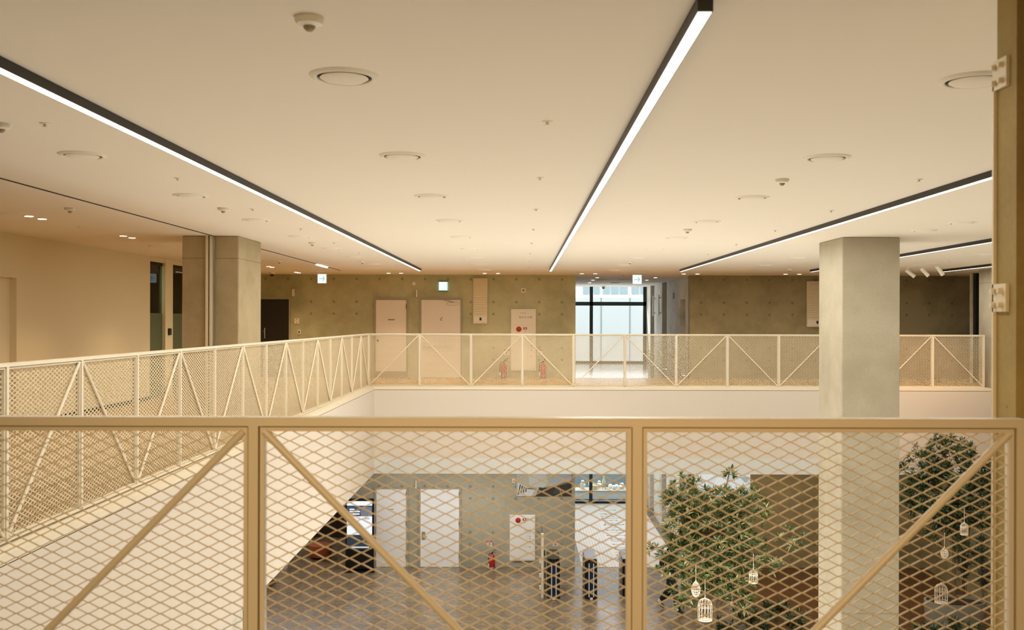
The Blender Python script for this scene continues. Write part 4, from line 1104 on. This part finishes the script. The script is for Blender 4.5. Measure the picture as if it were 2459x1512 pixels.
# ------------------------------------------------------------------ walking person
def skin_mesh(nodes, edges, root, sub=2):
    me = bpy.data.meshes.new('sk'); me.from_pydata([n[:3] for n in nodes], edges, []); me.update()
    o = bpy.data.objects.new('sk', me); C.objects.link(o)
    md = o.modifiers.new('Skin', 'SKIN'); md.use_smooth_shade = True; md.branch_smoothing = .6
    sv = me.skin_vertices[0].data
    for i, n in enumerate(nodes): sv[i].radius = (n[3], n[4] if len(n) > 4 else n[3]); sv[i].use_root = (i == root)
    ms = o.modifiers.new('Sub', 'SUBSURF'); ms.levels = sub; ms.render_levels = sub
    dg = bpy.context.evaluated_depsgraph_get(); dg.update()
    r = bpy.data.meshes.new_from_object(o.evaluated_get(dg)); bpy.data.objects.remove(o)
    return r
def person(base, rot, label):
    t = thing('person', base, label, 'person'); t.rotation_euler = (0, 0, rot)
    # local frame: faces -y, feet at z 0
    N, E = [], []
    def nd(x, y, z, r, r2=None): N.append((x, y, z, r, r2 or r)); return len(N) - 1
    def ch(ids):
        for a_, b_ in zip(ids[:-1], ids[1:]): E.append((a_, b_))
    pel = nd(0, 0, .93, .135, .105); wai = nd(0, -.01, 1.08, .125, .095); che = nd(0, -.02, 1.28, .155, .11); neckb = nd(0, -.02, 1.45, .07)
    neck = nd(0, -.035, 1.52, .056); h1 = nd(0, -.05, 1.6, .075, .085); h2 = nd(0, -.055, 1.68, .08, .095); h3 = nd(0, -.05, 1.75, .06, .07)
    ch([pel, wai, che, neckb, neck, h1, h2, h3])
    hands = {}
    for s_ in (-1, 1):
        hip = nd(.09*s_, 0, .9, .1)
        if s_ < 0: kn = nd(.1*s_, -.2, .5, .066); ca = nd(.1*s_, -.2, .33, .058); an = nd(.1*s_, -.27, .09, .04); toe = nd(.11*s_, -.45, .035, .034)
        else: kn = nd(.1*s_, .06, .49, .066); ca = nd(.1*s_, .16, .34, .058); an = nd(.1*s_, .33, .14, .04); toe = nd(.11*s_, .19, .035, .03)
        hl = nd(.1*s_, an and (N[an][1] + .05), N[an][2] - .045, .036)
        ch([pel, hip, kn, ca, an, toe]); E.append((an, hl))
        sh = nd(.185*s_, -.02, 1.41, .062)
        if s_ < 0: el = nd(.25*s_, .1, 1.16, .046); wr = nd(.25*s_, .02, .93, .03)
        else: el = nd(.25*s_, .04, 1.14, .046); wr = nd(.2*s_, -.2, 1.18, .03)
        ch([che, sh, el, wr])
        w = Vector(N[wr][:3]); d = (w - Vector(N[el][:3])).normalized(); side = Vector((1, 0, 0)); up = side.cross(d).normalized()
        pm = w + d*.055; palm = nd(*pm, .032, .022); E.append((wr, palm)); hands[s_] = pm + d*.05
        for k, (o_, L) in enumerate(((-.027, .07), (-.009, .08), (.009, .076), (.027, .06))):
            p0 = pm + side*o_*1.0 + d*.025; a1 = nd(*p0, .0095); a2 = nd(*(p0 + d*L*.55 + up*.012), .009); a3 = nd(*(p0 + d*L*.85 + up*.035), .008); E.append((palm, a1)); ch([a1, a2, a3])
        p0 = pm + side*(-.034*s_); a1 = nd(*p0, .011); a2 = nd(*(p0 - side*.02*s_ + d*.03 + up*.02), .0095); E.append((palm, a1)); ch([a1, a2])
    me = skin_mesh(N, E, pel)
    for m in ('cloth', 'skin', 'shoe'): me.materials.append(M[m])
    hv = [Vector(N[i][:3]) for i in range(len(N))]
    for pg in me.polygons:
        c_ = pg.center; pg.material_index = 0
        if c_.z > 1.5: pg.material_index = 1
        elif c_.z < .1 and (abs(c_.y) > .2): pg.material_index = 2
        elif abs(c_.x) > .14 and min((c_ - hands[s_]).length for s_ in (-1, 1)) < .115: pg.material_index = 1
    bo = bpy.data.objects.new('body', me); C.objects.link(bo); bo.parent = t
    def loc_part(mb, nm, m, par=bo, sm=True):
        o = mb.build(nm, m, None, sm, origin=(0, 0, 0)); o.location = (0, 0, 0); o.parent = par; return o
    def dress(nodes, edges, root, nm, m):
        mm = skin_mesh(nodes, edges, root); mm.materials.append(M[m])
        o = bpy.data.objects.new(nm, mm); C.objects.link(o); o.parent = bo; return o
    J = [(0, .0, .78, .2, .16), (0, 0, .95, .195, .155), (0, -.01, 1.12, .175, .14), (0, -.02, 1.3, .185, .14), (0, -.02, 1.43, .11, .1), (0, -.03, 1.49, .075, .075),
         (-.2, -.02, 1.4, .085), (-.27, .1, 1.16, .068), (-.255, .03, .97, .052), (.2, -.02, 1.4, .085), (.27, .04, 1.14, .068), (.215, -.15, 1.17, .052)]
    dress(J, [(0, 1), (1, 2), (2, 3), (3, 4), (4, 5), (3, 6), (6, 7), (7, 8), (3, 9), (9, 10), (10, 11)], 0, 'jacket', 'cloth')
    for s_, K in ((-1, [(-.09, 0, .88, .125), (-.1, -.2, .5, .095), (-.1, -.21, .33, .085), (-.1, -.26, .13, .075)]), (1, [(.09, 0, .88, .125), (.1, .06, .49, .095), (.1, .16, .34, .085), (.1, .29, .19, .075)])):
        dress(K, [(0, 1), (1, 2), (2, 3)], 0, 'trouser_leg', 'cloth')
        FT = [(.1*s_, -.215, .048, .044), (.1*s_, -.3, .05, .046), (.105*s_, -.43, .036, .036)] if s_ < 0 else [(.1*s_, .37, .13, .042), (.1*s_, .29, .085, .045), (.105*s_, .19, .036, .036)]
        dress(FT, [(0, 1), (1, 2)], 1, 'shoe', 'shoe')
        k0 = Vector((.1*s_, -.262, .085)) if s_ < 0 else Vector((.1*s_, .325, .145)); kd = Vector((0, .03, .07)) if s_ < 0 else Vector((0, -.03, .07))
        loc_part(MB().tube(k0, k0 + kd, .05, .053, 14), 'sock', M['paper'])
    hr = MB()
    prof = [(.03, .095), (.07, .08), (.092, .045), (.098, .0), (.094, -.05), (.085, -.085)]
    vs, fs, n = [], [], 20
    for r, z in prof:
        for i in range(n):
            a_ = 2*PI*i/n; front = max(0, -math.sin(a_)); zz = z if z > .03 else z + front*.055*(1 if z < .02 else 0)
            vs.append((r*.92*math.cos(a_), -.045 + r*1.1*math.sin(a_) + .006, 1.715 + zz))
    for k in range(len(prof) - 1):
        for i in range(n): fs.append((k*n+i, k*n+(i+1) % n, (k+1)*n+(i+1) % n, (k+1)*n+i))
    fs.append(tuple(range(n)))
    hr.add(vs, fs); loc_part(hr, 'hair', M['hair'])
    loc_part(MB().lathe((0, -.143, 1.665), [(.004, .03), (.012, 0), (.016, -.018), (.004, -.026)], 8), 'nose', M['skin'])
    for s_ in (-1, 1):
        loc_part(MB().lathe((.03*s_, -.135, 1.69), [(.001, -.008), (.01, -.003), (.011, .004)], 10, 'y'), 'eye', M['ink'])
        loc_part(MB().lathe((.083*s_, -.05, 1.665), [(.006, .034), (.016, .02), (.016, -.012), (.006, -.03)], 8), 'ear', M['skin'])
    loc_part(MB().box(-.022, .022, -.136, -.128, 1.628, 1.635), 'mouth', M['redlabel'], sm=False)
    return t, hands
pb = low_at(1609, 1467)
per, hands = person((pb.x, pb.y, ZL), math.radians(55), 'person in black clothes walking with a white cup beside the first tree')
R_ = Matrix.Rotation(math.radians(55), 4, 'Z')
hp = R_ @ hands[1] + Vector(per.location)
cu = thing('cup', hp + Vector((0, 0, -.05)), 'white paper cup held by the walking person', 'cup')
MB().lathe(hp + Vector((0, 0, -.05)), [(.03, 0), (.032, .004), (.042, .12)], 18).build('cup_body', M['paper'], cu, True)
MB().lathe(hp + Vector((0, 0, .07)), [(.045, 0), (.045, .012), (.036, .018)], 18).build('lid', M['paper'], cu, True)

# ------------------------------------------------------------------ lamps, added fill lights and sky
def area(name, loc, sx, sy, power, col, rot=(0, 0, 0)):
    l = bpy.data.lights.new(name, 'AREA'); l.shape = 'RECTANGLE'; l.size = sx; l.size_y = sy; l.energy = power; l.color = lin(col)[:3]
    o = bpy.data.objects.new(name, l); C.objects.link(o); o.location = loc; o.rotation_euler = rot; return o
# lamps under the lower ceiling, out of sight above the lower hall
area('lower_ceiling_lamp', (-1.5, 25.6, ZS - .06), 5.5, 1.2, 112, 'faf9f5')
area('lower_ceiling_lamp', (3.0, 32.0, ZS - .06), 2.4, 7, 100, 'f6f9ff')
area('lower_ceiling_lamp', (-7.0, 24.0, ZS - .06), 3, 4, 50, 'ffe2b8')
area('lower_ceiling_lamp', (7.8, 25.4, ZS - .06), 5, 1.5, 60, 'ffe2b8')

area('uplight', (1.2, 10.0, ZL + .3), 6, 6, 170, 'f9f5ee', (PI, 0, 0))  # added fill without a fitting, lights the ceiling from below
area('uplight', (2.2, 17.0, ZL + .3), 9, 4, 430, 'f9f5ee', (PI, 0, 0))  # second added fill under the ceiling, unseen
area('near_floor_lamp', (.8, 1.0, .3), 1, 1, 7, 'ffae5c', (PI, 0, 0))  # added warm fill for the near ceiling, no lamp stands here
area('window_daylight', (3.0, 36.9, 1.45), 3.2, 2.4, 48, 'f1f5fb', (math.radians(-118), 0, 0))  # added fill inside the window, imitates daylight in the corridor
def aimed(loc, tgt, power, col, size, rad):
    l = bpy.data.lights.new('gallery_lamp', 'SPOT'); l.energy = power; l.color = lin(col)[:3]; l.spot_size = math.radians(size); l.spot_blend = 1; l.shadow_soft_size = rad
    o = bpy.data.objects.new('gallery_lamp', l); C.objects.link(o); o.location = loc
    o.rotation_euler = (Vector(tgt) - Vector(loc)).to_track_quat('-Z', 'Y').to_euler()
aimed((-.3, -4, 2.3), (0.0, 3.1, .75), 1060, 'ffd89c', 44, .3)  # added fill behind the viewer, brightens the near railing
area('office_lamp', (-8.5, 22, ZC - .05), .8, 4, 75, 'eaf3d8')  # added fill brightening the room behind the glazing
# lamps in the long light bars
for X in (-2.475, 0.695, 3.862, 7.03, 10.15):
    area('bar_lamp', (X, 14.05, ZC - .062), .05, 20.4, 205, 'fffcf2')
# lamps in the recessed downlights
def spot(x, y, power, col='ffdda8'):
    l = bpy.data.lights.new('downlight_lamp', 'SPOT'); l.energy = power; l.color = lin(col)[:3]; l.spot_size = math.radians(105); l.spot_blend = .7; l.shadow_soft_size = .04
    o = bpy.data.objects.new('downlight_lamp', l); C.objects.link(o); o.location = (x, y, ZC - .03)
for k in range(6):
    for j in (0, 1): spot(-5.92, 12.0 + 2.84*k + .33*j, 38)
for x in (-6.0, -3.54, -3.2, -1.0, -.62, 1.62, 1.98): spot(x, 26.0, 56)
for x in (4.35, 4.72, 7.05, 7.42): spot(x, 26.4, 20)
area('display_lamp', (3, 38.4, -2.5), 3.4, .5, 70, 'eef6ff')  # added fill over the display ledge, no fitting there
aimed((8.85, 20.7, 2.5), (9.3, 23.3, -.9), 220, 'ffb468', 80, .03)
w = bpy.data.worlds.new('World'); bpy.context.scene.world = w; w.use_nodes = True
bgn = w.node_tree.nodes['Background']; bgn.inputs[0].default_value = (1.0, 0.985, 0.97, 1); bgn.inputs[1].default_value = 2.2

# ------------------------------------------------------------------ camera
cam = bpy.data.cameras.new('Camera'); co = bpy.data.objects.new('Camera', cam); C.objects.link(co)
co.location = (0, 0, H); co.rotation_euler = (PI/2, -ROLL, 0)
cam.sensor_width = 36; cam.sensor_fit = 'HORIZONTAL'; cam.lens = F / 2459 * 36
cam.shift_x = -(CX - 1229.5) / 2459; cam.shift_y = (CY - 756) / 2459
cam.clip_start = .05; cam.clip_end = 200
cam.dof.use_dof = True; cam.dof.focus_distance = 22; cam.dof.aperture_fstop = 5.0
sc = bpy.context.scene; sc.camera = co
sc.view_settings.view_transform = 'Standard'; sc.view_settings.look = 'None'
sc.view_settings.exposure = 0.1; sc.view_settings.gamma = 1.0
sc.cycles.max_bounces = 6; sc.cycles.diffuse_bounces = 4; sc.cycles.glossy_bounces = 2; sc.cycles.caustics_reflective = False; sc.cycles.caustics_refractive = False; sc.cycles.use_adaptive_sampling = True; sc.cycles.adaptive_threshold = .1; sc.cycles.adaptive_min_samples = 16; sc.cycles.light_sampling_threshold = .03; sc.cycles.transparent_max_bounces = 24
sc.cycles.use_denoising = True
